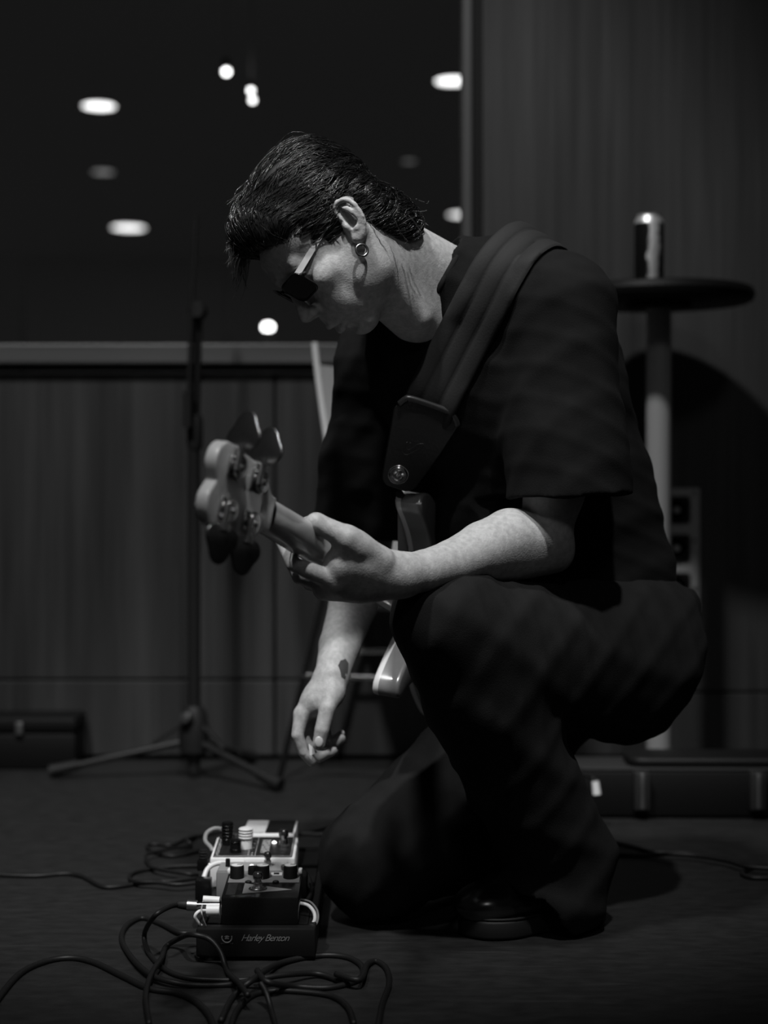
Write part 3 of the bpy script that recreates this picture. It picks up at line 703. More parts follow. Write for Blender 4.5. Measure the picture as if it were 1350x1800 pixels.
cable('black cable loop at the right edge of the floor', fp_([(1420, 1522, .004), (1350, 1522, .004), (1315, 1528), (1305, 1536), (1322, 1543), (1360, 1543), (1420, 1540)]), .0042)
# ================================================================== BASS GUITAR
def V(*a): return Vector(a)
nA = V(-.299, -.924, .239).normalized()            # along the neck, towards the headstock
wA = V(.305, .143, .941); wA = (wA - nA * wA.dot(nA)).normalized()   # across the body, towards the upper horn
_fa = nA.cross(wA).normalized(); _fa = -_fa if _fa.x > 0 else _fa
_ph = math.radians(7); wA = (wA * math.cos(_ph) + _fa * math.sin(_ph)).normalized()
fA = nA.cross(wA).normalized()                     # out of the front face
if fA.x > 0: fA = -fA
J = V(.034, 2.55, .511)                            # where neck meets body, back of the fretboard
NUT = .595
bass = root('bass_guitar', J - fA * .0, 'bass guitar with pale neck and chrome tuners held across the kneeling man', 'bass guitar')
out_cm = [(11.5, 13.0), (11.0, 14.6), (8.0, 15.6), (3.5, 15.0), (-2, 12.6), (-8, 11.3), (-14, 11.6), (-21, 14.0), (-28, 16.2), (-34, 15.8), (-38.5, 11.5),
          (-40, 4), (-39.5, -5), (-36.5, -11.5), (-31, -15.6), (-24, -16.6), (-17, -14.6), (-11, -12.0), (-6, -11.6), (-1, -13.6), (2.5, -16.0),
          (4.4, -16.0), (5.0, -14.3), (3.6, -11.5), (1.2, -8.2), (-1.0, -5.2), (-1.6, -3.0), (-.4, -2.9), (-.4, 2.9), (-1.6, 3.2), (-.6, 6.0), (3.0, 9.0), (7.5, 11.0), (10.3, 12.0)]
oc = [p for p in catmull([V(a / 100, b / 100, 0) for a, b in out_cm + out_cm[:1]], 4)][:-1]
poly = [(p.x, p.y) for p in oc]
def inset(poly, d):
    n = len(poly); res = []
    for i in range(n):
        a = Vector(poly[i - 1]); b = Vector(poly[i]); c = Vector(poly[(i + 1) % n]); t = (c - a).normalized()
        nrm = Vector((-t.y, t.x)); res.append(b + nrm * d)
    return [(p.x, p.y) for p in res]
area = sum(poly[i - 1][0] * poly[i][1] - poly[i][0] * poly[i - 1][1] for i in range(len(poly)))
sgn = 1 if area > 0 else -1
def loft(layers, name, m, parent):
    n = len(poly); vs_ = []; fs = []
    for (d, z) in layers:
        for p in inset(poly, sgn * d): vs_.append(J + nA * p[0] + wA * p[1] + fA * z)
    for k in range(len(layers) - 1):
        for i in range(n):
            j = (i + 1) % n; fs.append((k * n + i, k * n + j, (k + 1) * n + j, (k + 1) * n + i))
    mb = MB().add(vs_, fs)
    bm = bmesh.new(); bv = [bm.verts.new(v) for v in mb.v]
    for f in mb.f: bm.faces.new([bv[i] for i in f])
    bm.faces.new([bv[i] for i in range(n)][::-1]); bm.faces.new([bv[(len(layers) - 1) * n + i] for i in range(n)])
    bmesh.ops.recalc_face_normals(bm, faces=bm.faces[:]); bmesh.ops.triangulate(bm, faces=[f for f in bm.faces if len(f.verts) > 4])
    return MB().bm(bm).make(name, m, parent, 50)
loft([(.005, -.034), (.002, -.0332), (.0004, -.031), (0, -.027), (0, -.001)], 'body_back', M['body_side'], bass)
loft([(0, -.001), (0, .005), (.0010, .0078), (.0030, .0092), (.006, .010)], 'body_top', M['body_top'], bass)
pgp = [(-.5, 3.0), (2.5, 8.2), (0, 9.5), (-8, 8.0), (-16, 6.5), (-22, 4.0), (-24, -4), (-24, -13.5), (-17, -12.2), (-9, -9.5), (-1.5, -6.0), (-.5, -3.0)]
MB().prism([(a / 100, b / 100) for a, b in pgp], J, nA, wA, fA, .0102, .0125).make('pickguard', M['black_gloss'], bass, 40)
for a_ in (-12, -14.5): MB().box(J + nA * a_ / 100 + wA * (.012 if a_ == -12 else -.012) + fA * .018, (.022, .055, .012), .002, Matrix((nA, wA, fA)).transposed()).make('pickup', M['black_gloss'], bass, 40)
MB().box(J + nA * -.285 + fA * .015, (.045, .075, .010), .002, Matrix((nA, wA, fA)).transposed()).make('bridge', M['chrome'], bass, 40)
for a_ in (-.24, -.275, -.31): MB().lathe([(.010, 0), (.0095, .016), (0, .017)], J + nA * a_ + wA * -.115 + fA * .010, fA, 20).make('control_knob', M['chrome'], bass, 40)
# neck: D-shaped back
mb = MB(); vs_ = []; fs = []; K = 14; secs = 24
for s_ in range(secs + 1):
    t = s_ / secs; a_ = -.02 + (NUT + .02) * t; hw = .0310 - .0090 * t; dp = .0215 - .002 * t
    if t < .10: dp += .004 * (1 - t / .10)
    for k in range(K + 1):
        an = math.pi * k / K; c_, s2 = math.cos(an), math.sin(an)
        vs_.append(J + nA * a_ + wA * (hw * math.copysign(abs(c_) ** .75, c_)) + fA * (.010 - dp * (abs(s2) ** .85)))
for s_ in range(secs):
    for k in range(K):
        b_ = s_ * (K + 1) + k; fs.append((b_, b_ + 1, b_ + K + 2, b_ + K + 1))
    b_ = s_ * (K + 1); fs.append((b_ + K, b_, b_ + K + 1, b_ + 2 * K + 1))
mb.add(vs_, fs).make('neck', M['maple'], bass, 60)
mb = MB()
q = [J + nA * -.12 + wA * s2 * .0325 + fA * z for s2 in (-1, 1) for z in (.0104, .0160)] + [J + nA * NUT + wA * s2 * .0215 + fA * z for s2 in (-1, 1) for z in (.0104, .0155)]
mb.add(q, [(0, 1, 3, 2), (4, 6, 7, 5), (0, 2, 6, 4), (1, 5, 7, 3), (0, 4, 5, 1), (2, 3, 7, 6)]).make('fretboard', M['rosewood'], bass, 0)
for fr_ in range(1, 21):
    a_ = NUT - .864 * (1 - 2 ** (-fr_ / 12.0)); hw = .0215 + (NUT - a_) / (NUT + .12) * .011
    MB().tube([J + nA * a_ + wA * -hw + fA * .0162, J + nA * a_ + wA * hw + fA * .0162], .0010, 6).make('fret', M['steel'], bass, 40)
MB().box(J + nA * (NUT + .002) + fA * .0135, (.004, .043, .011), .0005, Matrix((nA, wA, fA)).transposed()).make('nut', M['cream'], bass, 40)
# headstock, two tuners a side
hs = [(.0, .0215), (.020, .024), (.038, .040), (.050, .0465), (.100, .0480), (.158, .0500), (.176, .0470), (.188, .036), (.191, .020), (.183, .006), (.179, .0),
      (.183, -.006), (.191, -.020), (.188, -.036), (.176, -.0470), (.158, -.0500), (.100, -.0480), (.050, -.0465), (.038, -.040), (.020, -.024), (.0, -.0215)]
hsp = [(p.x, p.y) for p in catmull([V(a, b, 0) for a, b in hs], 3)]
HO = J + nA * (NUT + .003)
MB().prism(hsp, HO, nA, wA, fA, -.0075, .0085, .0028, 3).make('headstock', M['maple'], bass, 50)
for sd in (1, -1):
    for a_ in (.072, .142):
        c_ = HO + nA * a_ + wA * sd * .026
        t_ = MB()
        t_.box(c_ - fA * .0092, (.034, .026, .0030), .0008, Matrix((nA, wA, fA)).transposed())
        tn = t_.make('tuner_plate', M['blackchrome'], bass, 40)
        MB().lathe([(.0130, 0), (.0140, .002), (.0140, .006), (.0125, .008), (.004, .0085), (.004, .011), (0, .0112)], c_ - fA * .0110, -fA, 24).make('tuner_gear', M['blackchrome'], tn, 40)
        for q_ in (-1, 1):
            MB().ball(c_ + nA * q_ * .0135 + wA * .009 * sd - fA * .0112, .0022, u=10, v=8).make('screw', M['chrome'], tn, 60)
        sh0 = c_ + wA * sd * .006 - fA * .017 + nA * .011; sh1 = sh0 + wA * sd * .015
        MB().tube([sh0 - wA * sd * .012, sh1], .0042, 12).make('tuner_shaft', M['chrome'], tn, 40)
        MB().tube([sh0 - nA * .0 + wA * sd * .012, sh0 + wA * sd * .020], .0070, 12).make('shaft_collar', M['chrome'], tn, 40)
        # clover-leaf key
        kc = sh1 + wA * sd * .019
        kp = []
        for u in range(36):
            an = 2 * math.pi * u / 36; rr = .0225 * (1 + .16 * math.cos(3 * (an)) ) 
            kp.append((rr * math.cos(an) , rr * math.sin(an) * 1.12))
        kd = (nA * .35 - fA * .94).normalized() if sd == 1 else (nA * .9 + fA * .3).normalized()
        ky = (kd.cross(wA)).normalized(); 
        MB().prism(kp, kc, wA * sd, (kd - wA * kd.dot(wA)).normalized(), wA.cross((kd - wA * kd.dot(wA)).normalized()).normalized(), -.0016, .0016, .0007).make('tuner_key', M['blackchrome'], tn, 50)
        MB().tube([c_ + fA * .009, c_ + fA * .030], [.0058, .0052], 14).make('string_post', M['chrome'], bass, 40)
        MB().lathe([(.010, 0), (.009, .002), (.006, .0025)], c_ + fA * .0086, fA, 20).make('post_bushing', M['chrome'], bass, 40)
for k, sx in enumerate((-.0155, -.005, .005, .0155)):
    sd = 1 if sx > 0 else -1; a_ = .072 if abs(sx) > .01 else .142
    MB().tube([J + nA * -.28 + wA * sx * 1.9 + fA * .024, J + nA * NUT + wA * sx + fA * .0200, HO + nA * a_ + wA * sd * .021 + fA * .020], .0008 + .0002 * k, 6).make('string', M['steel'], bass, 60)
UH = J + nA * .098 + wA * .140
MB().tube([UH + nA * .012, UH + nA * .026], [.004, .0065], 12).make('strap_button', M['blackmetal'], bass, 40)
# ================================================================== SIGNED-DISTANCE SCULPTING
class Field:
    def __init__(s, lo, hi, h):
        s.lo = np.array(lo, np.float32); s.h = h
        s.n = np.ceil((np.array(hi) - np.array(lo)) / h).astype(int) + 1
        s.F = np.full(s.n, .1, np.float32)
        s.ax = [s.lo[i] + h * np.arange(s.n[i], dtype=np.float32) for i in range(3)]
    def sub(s, lo, hi):
        a = np.clip(np.floor((np.array(lo) - s.lo) / s.h).astype(int), 0, s.n); b = np.clip(np.ceil((np.array(hi) - s.lo) / s.h).astype(int) + 1, 0, s.n)
        sl_ = tuple(slice(a[i], b[i]) for i in range(3))
        X = s.ax[0][sl_[0]][:, None, None]; Y = s.ax[1][sl_[1]][None, :, None]; Z = s.ax[2][sl_[2]][None, None, :]
        return sl_, X, Y, Z
    def put(s, sl_, d, k, op):
        cur = s.F[sl_]
        if cur.size == 0: return
        if op == 'add':
            if k > 0:
                hh = np.maximum(k - np.abs(cur - d), 0) / k; s.F[sl_] = np.minimum(cur, d) - hh * hh * k * .25
            else: s.F[sl_] = np.minimum(cur, d)
        else:
            d = -d
            if k > 0:
                hh = np.maximum(k - np.abs(cur - d), 0) / k; s.F[sl_] = np.maximum(cur, d) + hh * hh * k * .25
            else: s.F[sl_] = np.maximum(cur, d)
    def cap(s, a, b, ra, rb=None, k=.01, op='add'):
        rb = ra if rb is None else rb; a = np.array(a, np.float32); b = np.array(b, np.float32); R = max(ra, rb) + k + 4 * s.h
        sl_, X, Y, Z = s.sub(np.minimum(a, b) - R, np.maximum(a, b) + R)
        ab = b - a; L = float(ab @ ab) + 1e-12
        t = np.clip(((X - a[0]) * ab[0] + (Y - a[1]) * ab[1] + (Z - a[2]) * ab[2]) / L, 0, 1)
        d = np.sqrt((X - a[0] - t * ab[0]) ** 2 + (Y - a[1] - t * ab[1]) ** 2 + (Z - a[2] - t * ab[2]) ** 2) - (ra + t * (rb - ra))
        s.put(sl_, d, k, op); return s
    def chain(s, pts, rs, k=.008, op='add'):
        for i in range(len(pts) - 1): s.cap(pts[i], pts[i + 1], rs[i], rs[i + 1], k, op)
        return s
    def ell(s, c, r, R=None, k=.01, op='add'):
        """R rows = local axes in world"""
        c = np.array(c, np.float32); r = np.array(r, np.float32)
        R = np.eye(3, dtype=np.float32) if R is None else np.array(R, np.float32)
        ext = np.sqrt(((R * r[:, None]) ** 2).sum(0)) + k + 4 * s.h
        sl_, X, Y, Z = s.sub(c - ext, c + ext)
        dx, dy, dz = X - c[0], Y - c[1], Z - c[2]
        q = [dx * R[i, 0] + dy * R[i, 1] + dz * R[i, 2] for i in range(3)]
        k0 = np.sqrt(sum((q[i] / r[i]) ** 2 for i in range(3))); k1 = np.sqrt(sum((q[i] / r[i] ** 2) ** 2 for i in range(3))) + 1e-9
        s.put(sl_, k0 * (k0 - 1) / k1, k, op); return s
    def cyl(s, a, b, r, k=.004, op='add', rnd=0.0):
        a = np.array(a, np.float32); b = np.array(b, np.float32); ext = r + k + 4 * s.h
        sl_, X, Y, Z = s.sub(np.minimum(a, b) - ext, np.maximum(a, b) + ext)
        ab = b - a; L = np.linalg.norm(ab); u = ab / L
        dx, dy, dz = X - a[0], Y - a[1], Z - a[2]
        h_ = dx * u[0] + dy * u[1] + dz * u[2]
        rad = np.sqrt(np.maximum((dx - h_ * u[0]) ** 2 + (dy - h_ * u[1]) ** 2 + (dz - h_ * u[2]) ** 2, 0))
        p = rad - r + rnd; q = np.abs(h_ - L / 2) - L / 2 + rnd
        d = np.minimum(np.maximum(p, q), 0) + np.sqrt(np.maximum(p, 0) ** 2 + np.maximum(q, 0) ** 2) - rnd
        s.put(sl_, d, k, op); return s
    def box(s, c, hs_, R=None, k=.004, op='add', rnd=.004):
        c = np.array(c, np.float32); hs_ = np.array(hs_, np.float32); R = np.eye(3, dtype=np.float32) if R is None else np.array(R, np.float32)
        ext = np.abs(R * hs_[:, None]).sum(0) + k + 4 * s.h
        sl_, X, Y, Z = s.sub(c - ext, c + ext); dx, dy, dz = X - c[0], Y - c[1], Z - c[2]
        q = [np.abs(dx * R[i, 0] + dy * R[i, 1] + dz * R[i, 2]) - hs_[i] + rnd for i in range(3)]
        d = np.sqrt(sum(np.maximum(v, 0) ** 2 for v in q)) + np.minimum(np.maximum(np.maximum(q[0], q[1]), q[2]), 0) - rnd
        s.put(sl_, d, k, op); return s
    def half(s, p, n, op='sub', k=.004, lo=None, hi=None):
        """cut away the side the normal points to"""
        n = np.array(n, np.float32); n /= np.linalg.norm(n); p = np.array(p, np.float32)
        sl_, X, Y, Z = s.sub(lo if lo is not None else s.lo, hi if hi is not None else s.lo + s.n * s.h)
        d = -((X - p[0]) * n[0] + (Y - p[1]) * n[1] + (Z - p[2]) * n[2])
        s.put(sl_, d, k, 'sub'); return s
    def fold(s, fn, band=.02):
        idx = np.nonzero(np.abs(s.F) < band)
        X = s.ax[0][idx[0]]; Y = s.ax[1][idx[1]]; Z = s.ax[2][idx[2]]
        s.F[idx] += fn(X, Y, Z).astype(np.float32); return s
    def nets(s):
        F = s.F; F[0] = F[-1] = .05; F[:, 0] = F[:, -1] = .05; F[:, :, 0] = F[:, :, -1] = .05
        S = F < 0; c = np.zeros(np.array(S.shape) - 1, np.uint8)
        offs = [(i, j, k) for i in (0, 1) for j in (0, 1) for k in (0, 1)]
        nx, ny, nz = S.shape
        for (i, j, k) in offs: c += S[i:nx - 1 + i, j:ny - 1 + j, k:nz - 1 + k]
        act = (c > 0) & (c < 8); idx = np.argwhere(act); N = len(idx)
        vid = np.full(act.shape, -1, np.int32); vid[act] = np.arange(N, dtype=np.int32)
        val = np.stack([F[idx[:, 0] + o[0], idx[:, 1] + o[1], idx[:, 2] + o[2]] for o in offs], 1)
        acc = np.zeros((N, 3)); cnt = np.zeros(N)
        for a in range(8):
            for b in range(a + 1, 8):
                oa, ob = np.array(offs[a]), np.array(offs[b])
                if np.abs(oa - ob).sum() != 1: continue
                m = (val[:, a] < 0) != (val[:, b] < 0); va, vb = val[m, a], val[m, b]; t = va / (va - vb)
                acc[m] += oa + t[:, None] * (ob - oa); cnt[m] += 1
        verts = s.lo + s.h * (idx + acc / cnt[:, None])
        quads = []
        for axis in range(3):
            sl0 = [slice(None)] * 3; sl1 = [slice(None)] * 3; sl0[axis] = slice(0, -1); sl1[axis] = slice(1, None)
            e = S[tuple(sl0)] != S[tuple(sl1)]; ii = np.argwhere(e); o1, o2 = [(1, 2), (2, 0), (0, 1)][axis]
            ok = (ii[:, o1] > 0) & (ii[:, o2] > 0) & (ii[:, o1] < act.shape[o1]) & (ii[:, o2] < act.shape[o2]); ii = ii[ok]
            def cell(d1, d2):
                q = ii.copy(); q[:, o1] += d1; q[:, o2] += d2; return vid[q[:, 0], q[:, 1], q[:, 2]]
            Q = np.stack([cell(-1, -1), cell(0, -1), cell(0, 0), cell(-1, 0)], 1)
            neg = S[ii[:, 0], ii[:, 1], ii[:, 2]]
            Q[~neg] = Q[~neg][:, ::-1]; quads.append(Q)
        return verts, np.concatenate(quads)
    def mesh(s, name, m, parent, smooth_it=2, keep_largest=True):
        v, q = s.nets()
        e = np.concatenate([q[:, [0, 1]], q[:, [1, 2]], q[:, [2, 3]], q[:, [3, 0]]])
        if keep_largest:
            lab = np.arange(len(v))
            while True:
                l2 = lab.copy(); np.minimum.at(l2, e[:, 0], lab[e[:, 1]]); np.minimum.at(l2, e[:, 1], lab[e[:, 0]])
                l2 = l2[l2]
                if (l2 == lab).all(): break
                lab = l2
            u, ct = np.unique(lab, return_counts=True); big = set(u[ct >= max(200, ct.max() * .02)].tolist())
            kv = np.isin(lab, list(big)); new = np.cumsum(kv) - 1; q = new[q[kv[q[:, 0]]]]; v = v[kv]
            e = np.concatenate([q[:, [0, 1]], q[:, [1, 2]], q[:, [2, 3]], q[:, [3, 0]]])
        N = len(v)
        for it in range(smooth_it):
            deg = np.bincount(e[:, 0], minlength=N) + np.bincount(e[:, 1], minlength=N)
            a = np.stack([np.bincount(e[:, 0], v[e[:, 1], k], N) + np.bincount(e[:, 1], v[e[:, 0], k], N) for k in range(3)], 1) / deg[:, None]
            v = v + (a - v) * (.55 if it % 2 == 0 else -.5 if smooth_it > 2 else .4)
        me = bpy.data.meshes.new(name)
        me.vertices.add(N); me.vertices.foreach_set('co', v.astype(np.float32).ravel())
        me.loops.add(q.size); me.loops.foreach_set('vertex_index', q.astype(np.int32).ravel())
        me.polygons.add(len(q)); me.polygons.foreach_set('loop_start', np.arange(0, q.size, 4, dtype=np.int32)); me.polygons.foreach_set('loop_total', np.full(len(q), 4, np.int32))
        me.update(calc_edges=True); me.validate()
        return finish(me, name, m, parent, 180)

def ridges(X, Y, Z, d, f, ph, warp=.6, wf=9.0):
    t = (X * d[0] + Y * d[1] + Z * d[2]) * f + ph + warp * np.sin(wf * (X + .7 * Z) + ph * 2) + warp * np.sin(wf * 1.3 * (Y - .5 * Z) + ph)
    return (.5 + .5 * np.sin(2 * t)) ** 3

def bvh_of(o):
    me = o.data; off = world_loc(o)
    return BVHTree.FromPolygons([v.co + off for v in me.vertices], [tuple(p.vertices) for p in me.polygons])
# ================================================================== THE MAN
man = root('person', (.22, 2.55, 0), 'man kneeling on one knee in black t-shirt and trousers, head bowed over a bass', 'person')

# ---- head frame
f0 = V(-.515, 0, -.857); u0 = V(-.857, 0, .515); s0 = V(0, -1, 0)
ya, ro = math.radians(14), math.radians(12)
hF = f0 * math.cos(ya) + s0 * math.sin(ya); s1 = s0 * math.cos(ya) - f0 * math.sin(ya)
hS = (s1 * math.cos(ro) - u0 * math.sin(ro)).normalized(); hU = (u0 * math.cos(ro) + s1 * math.sin(ro)).normalized(); hF = hF.normalized()
TR = P(610, 400, 2.265)
HOr = TR - hS * .072
HR = [list(hF), list(hS), list(hU)]
def H(f, s_, u): return HOr + (hF * f + hS * s_ + hU * u) * .01

B = Field((-.18, 2.03, .24), (.46, 2.86, 1.25), .0023)
def hell(c, r, k=.8, op='add'): B.ell(H(*c), [x * .01 for x in r], HR, k * .01, op)
def hcap(a, b, ra, rb=None, k=.6, op='add'): B.cap(H(*a), H(*b), ra * .01, (rb if rb is not None else ra) * .01, k * .01, op)
# skull and face
hell((.0, 0, 4.9), (9.7, 7.4, 7.9))
hell((3.0, 0, 5.2), (5.9, 6.5, 5.0), 1.4)
hell((3.9, 0, -2.2), (5.4, 6.1, 7.4), 2.2)
hell((5.6, 0, -6.0), (4.6, 4.3, 4.6), 2.0)
for sg in (1, -1):
    hcap((.8, 5.4 * sg, -4.0), (1.6, 5.0 * sg, -7.0), 1.5, 1.5, 2.2)
    hcap((1.6, 5.0 * sg, -7.0), (7.2, 1.7 * sg, -10.0), 1.5, 1.5, 2.0)
    hell((6.4, 4.9 * sg, -1.3), (2.4, 1.6, 1.7), 1.8)
    hcap((9.0, 1.0 * sg, 3.1), (8.0, 4.3 * sg, 3.2), .95, .8, 1.2)
    hell((7.2, 2.9 * sg, -5.0), (2.6, 2.2, 3.0), 2.0)
for sg in (1, -1):
    hell((.9, 5.7 * sg, -3.6), (2.4, 1.5, 3.6), 1.6); hell((2.9, 5.3 * sg, -5.4), (2.8, 1.45, 3.2), 1.6)
hell((7.6, 0, -10.2), (1.75, 2.3, 1.45), 1.6)
hell((9.2, 0, 3.3), (1.1, 1.5, 1.2), 1.4)
hell((7.7, 0, -5.6), (3.2, 2.9, 2.6), 1.6)
for sg in (1, -1): hell((9.6, 3.3 * sg, 1.2), (1.4, 1.7, 1.15), 1.2, 'sub')
for sg in (1, -1): hell((7.75, 3.2 * sg, 1.15), (1.3, 1.5, 1.25), .5)
# nose
hcap((9.5, 0, 2.2), (11.1, 0, -1.4), .62, .85, .9)
hcap((11.1, 0, -1.4), (12.05, 0, -2.5), .85, .98, .6)
for sg in (1, -1):
    hell((10.9, 1.15 * sg, -3.0), (1.15, .72, .85), .55)
    hell((11.35, .72 * sg, -3.75), (.75, .34, .42), .2, 'sub')
hcap((10.6, 0, -3.9), (11.9, 0, -3.2), .45, .5, .4)
# lips
for sg in (1, -1):
    hcap((9.5, 2.3 * sg, -7.0), (11.1, .5 * sg, -6.3), .34, .52, .55)
    hcap((9.4, 2.2 * sg, -7.3), (10.55, .5 * sg, -7.95), .36, .62, .55)
    hcap((9.3, 2.5 * sg, -7.2), (11.5, 0, -7.05), .16, .14, .25, 'sub')
hell((9.9, 0, -9.2), (.8, 1.8, .42), .8, 'sub')
# ear, laid out on the visible side of the head
def E(cx, cy, o):     # crop pixels (12 per image pixel) and outward offset in cm
    p = P(570 + cx / 12.0, 330 + cy / 12.0, 2.260)
    return p + V(0, -1, 0) * (o * .01)
B.ell(E(545, 640, -.15), (.0165, .0065, .0315), [list(V(.87, 0, .49)), [0, 1, 0], list(V(-.49, 0, .87))], .006)
hx = [(500, 735, .0), (360, 665, .25), (240, 560, .35), (205, 440, .45), (270, 330, .7), (395, 280, .95), (530, 300, 1.15), (640, 385, 1.3), (740, 515, 1.35), (815, 640, 1.3), (848, 760, 1.15), (842, 880, .95), (815, 980, .75)]
B.chain([E(*p) for p in hx], [.0024, .0027, .0030, .0034, .0037, .0038, .0038, .0036, .0034, .0032, .0031, .0032, .0038], .0022)
B.ell(E(560, 620, .45), (.0105, .006, .0215), [list(V(.87, 0, .49)), [0, 1, 0], list(V(-.49, 0, .87))], .003, 'sub')
ah = [(385, 430, .55), (490, 465, .85), (600, 535, 1.1), (700, 620, 1.15), (755, 730, 1.05), (735, 840, .9), (690, 870, .85)]
B.chain([E(*p) for p in ah], [.0032, .0038, .0040, .0036, .0032, .0036, .0042], .003)
B.ell(E(570, 730, .35), (.0075, .0085, .0075), None, .003, 'sub')
B.ell(E(470, 830, .35), (.0042, .0040, .0068), [list(V(.86, 0, .5)), [0, 1, 0], list(V(-.5, 0, .86))], .004)
B.ell(E(745, 1010, .55), (.0082, .0045, .0098), None, .005)
B.ell(E(660, 985, .35), (.0038, .004, .0040), None, .003, 'sub')
B.ell(E(690, 1080, .35), (.006, .004, .006), None, .004)
# neck
C7 = V(.105, 2.470, .992)
B.cap(H(-2.6, 0, -3.0), C7 + V(-.002, 0, .0), .058, .062, .022)
B.cap(H(.5, 0, -6.0), C7 + V(-.03, -.03, -.055), .046, .052, .03)
B.cap(H(-1.0, 5.4, -2.6), P(735, 560, 2.36), .016, .014, .03)
B.cap(C7 + V(.0, 0, -.02), V(.20, 2.42, .93), .05, .04, .02)
B.cap(C7 + V(0, 0, -.02), V(.0, 2.60, .895), .05, .04, .02)
B.cap(H(4.2, 0, -8.0), H(-1.0, 0, -8.5), .026, .034, .025)
# torso core (under the shirt) keeps the body one surface
B.cap(C7 + V(0, .01, -.05), V(.26, 2.58, .62), .075, .095, .03)
B.cap(V(.257, 2.40, .930), V(.0, 2.61, .875), .042, .040, .02)
# left (near) arm
Ls = V(.257, 2.38, .930); Le = P(955, 948, 2.365)
B.cap(Ls, P(975, 860, 2.37), .046, .041, .02)
B.cap(P(975, 860, 2.37), P(957, 940, 2.365), .041, .040, .02)
B.chain([P(958, 942, 2.365), P(897, 946, 2.345), P(850, 966, 2.315), P(795, 990, 2.275), P(745, 1004, 2.235), P(700, 1010, 2.205)], [.0400, .0430, .0405, .0330, .0290, .0265], .005)
B.cap(P(975, 975, 2.38), P(850, 1000, 2.33), .026, .026, .03)
# left hand
B.cap(P(700, 1008, 2.205), P(640, 990, 2.175), .0260, .030, .02)
B.cap(P(705, 1020, 2.215), P(640, 1025, 2.19), .020, .024, .02)
B.ell(P(625, 1005, 2.185), (.043, .026, .034), [list(V(.93, .25, .2).normalized()), list(V(-.25, .97, 0).normalized()), list(V(-.2, 0, .98).normalized())], .02)
B.cap(P(650, 1030, 2.21), P(575, 1032, 2.19), .022, .019, .015)
B.cap(P(640, 1035, 2.25), P(570, 1035, 2.25), .020, .017, .015)
# thumb
B.chain([P(668, 985, 2.175), P(608, 945, 2.140), P(556, 919, 2.135), P(530, 925, 2.165)], [.0200, .0165, .0130, .0102], .005)
B.cap(P(618, 962, 2.155), P(600, 990, 2.158), .0165, .0170, .024)
B.cap(P(600, 990, 2.160), P(588, 1022, 2.165), .0170, .0155, .02)
# fingers under the neck, closing on the fretboard side
def finger(F_, pts, rs, k=.0035):
    F_.cap(pts[0], pts[1], rs[0], rs[1], max(k, .006)); F_.chain(pts[1:], rs[1:], .0012)
finger(B, [P(590, 1022, 2.165), P(516, 992, 2.130), P(494, 950, 2.165), P(505, 928, 2.195)], [.0145, .0100, .0085, .0075])
finger(B, [P(590, 1032, 2.205), P(527, 1014, 2.185), P(505, 972, 2.215), P(520, 945, 2.24)], [.0145, .0105, .0088, .0078])
finger(B, [P(595, 1036, 2.235), P(545, 1026, 2.230), P(522, 985, 2.260), P(538, 955, 2.285)], [.0140, .0100, .0085, .0075])
finger(B, [P(600, 1036, 2.265), P(562, 1030, 2.270), P(545, 995, 2.295), P(556, 970, 2.315)], [.0120, .0090, .0075, .0066])
# right (far) arm
B.cap(V(.0, 2.62, .885), P(652, 925, 2.75), .045, .040, .02)
B.chain([P(652, 925, 2.75), P(640, 1000, 2.735), P(620, 1065, 2.68), P(597, 1135, 2.615), P(583, 1190, 2.56)], [.041, .0430, .0400, .0335, .0272], .005)
# right hand
B.cap(P(583, 1190, 2.560), P(560, 1232, 2.545), .0262, .0265, .008)
B.cap(P(578, 1200, 2.560), P(582, 1222, 2.540), .022, .020, .012)
B.cap(P(556, 1225, 2.550), P(532, 1256, 2.540), .020, .0135, .012)
B.cap(P(566, 1222, 2.570), P(545, 1262, 2.575), .020, .0135, .012)
B.cap(P(574, 1222, 2.580), P(562, 1262, 2.605), .018, .012, .012)
finger(B, [P(530, 1254, 2.537), P(523, 1292, 2.527), P(533, 1322, 2.530), P(548, 1340, 2.535)], [.0125, .0098, .0084, .0070], .005)
finger(B, [P(541, 1262, 2.560), P(538, 1304, 2.555), P(562, 1331, 2.555), P(586, 1320, 2.555)], [.0125, .0092, .0082, .0072], .005)
finger(B, [P(552, 1262, 2.580), P(558, 1304, 2.580), P(582, 1312, 2.575), P(601, 1298, 2.570)], [.0120, .0088, .0080, .0068], .005)
finger(B, [P(564, 1258, 2.605), P(576, 1296, 2.605), P(590, 1300, 2.595), P(600, 1289, 2.590)], [.0105, .0078, .0070, .0060], .005)
finger(B, [P(586, 1215, 2.537), P(575, 1246, 2.515), P(566, 1283, 2.507), P(561, 1308, 2.509)], [.0175, .0128, .0116, .0106], .009)
body = B.mesh('body', M['skin'], man, 3)
del B
body['label'] = 'pale skin of face, neck, arms and hands'

# nails of the hanging hand's thumb
nb = MB(); nc = P(560.5, 1304, 2.4975)
nb.ball(nc, (.0068, .0022, .0088), None, 16, 10).make('thumbnail', M['nail'], man, 180)
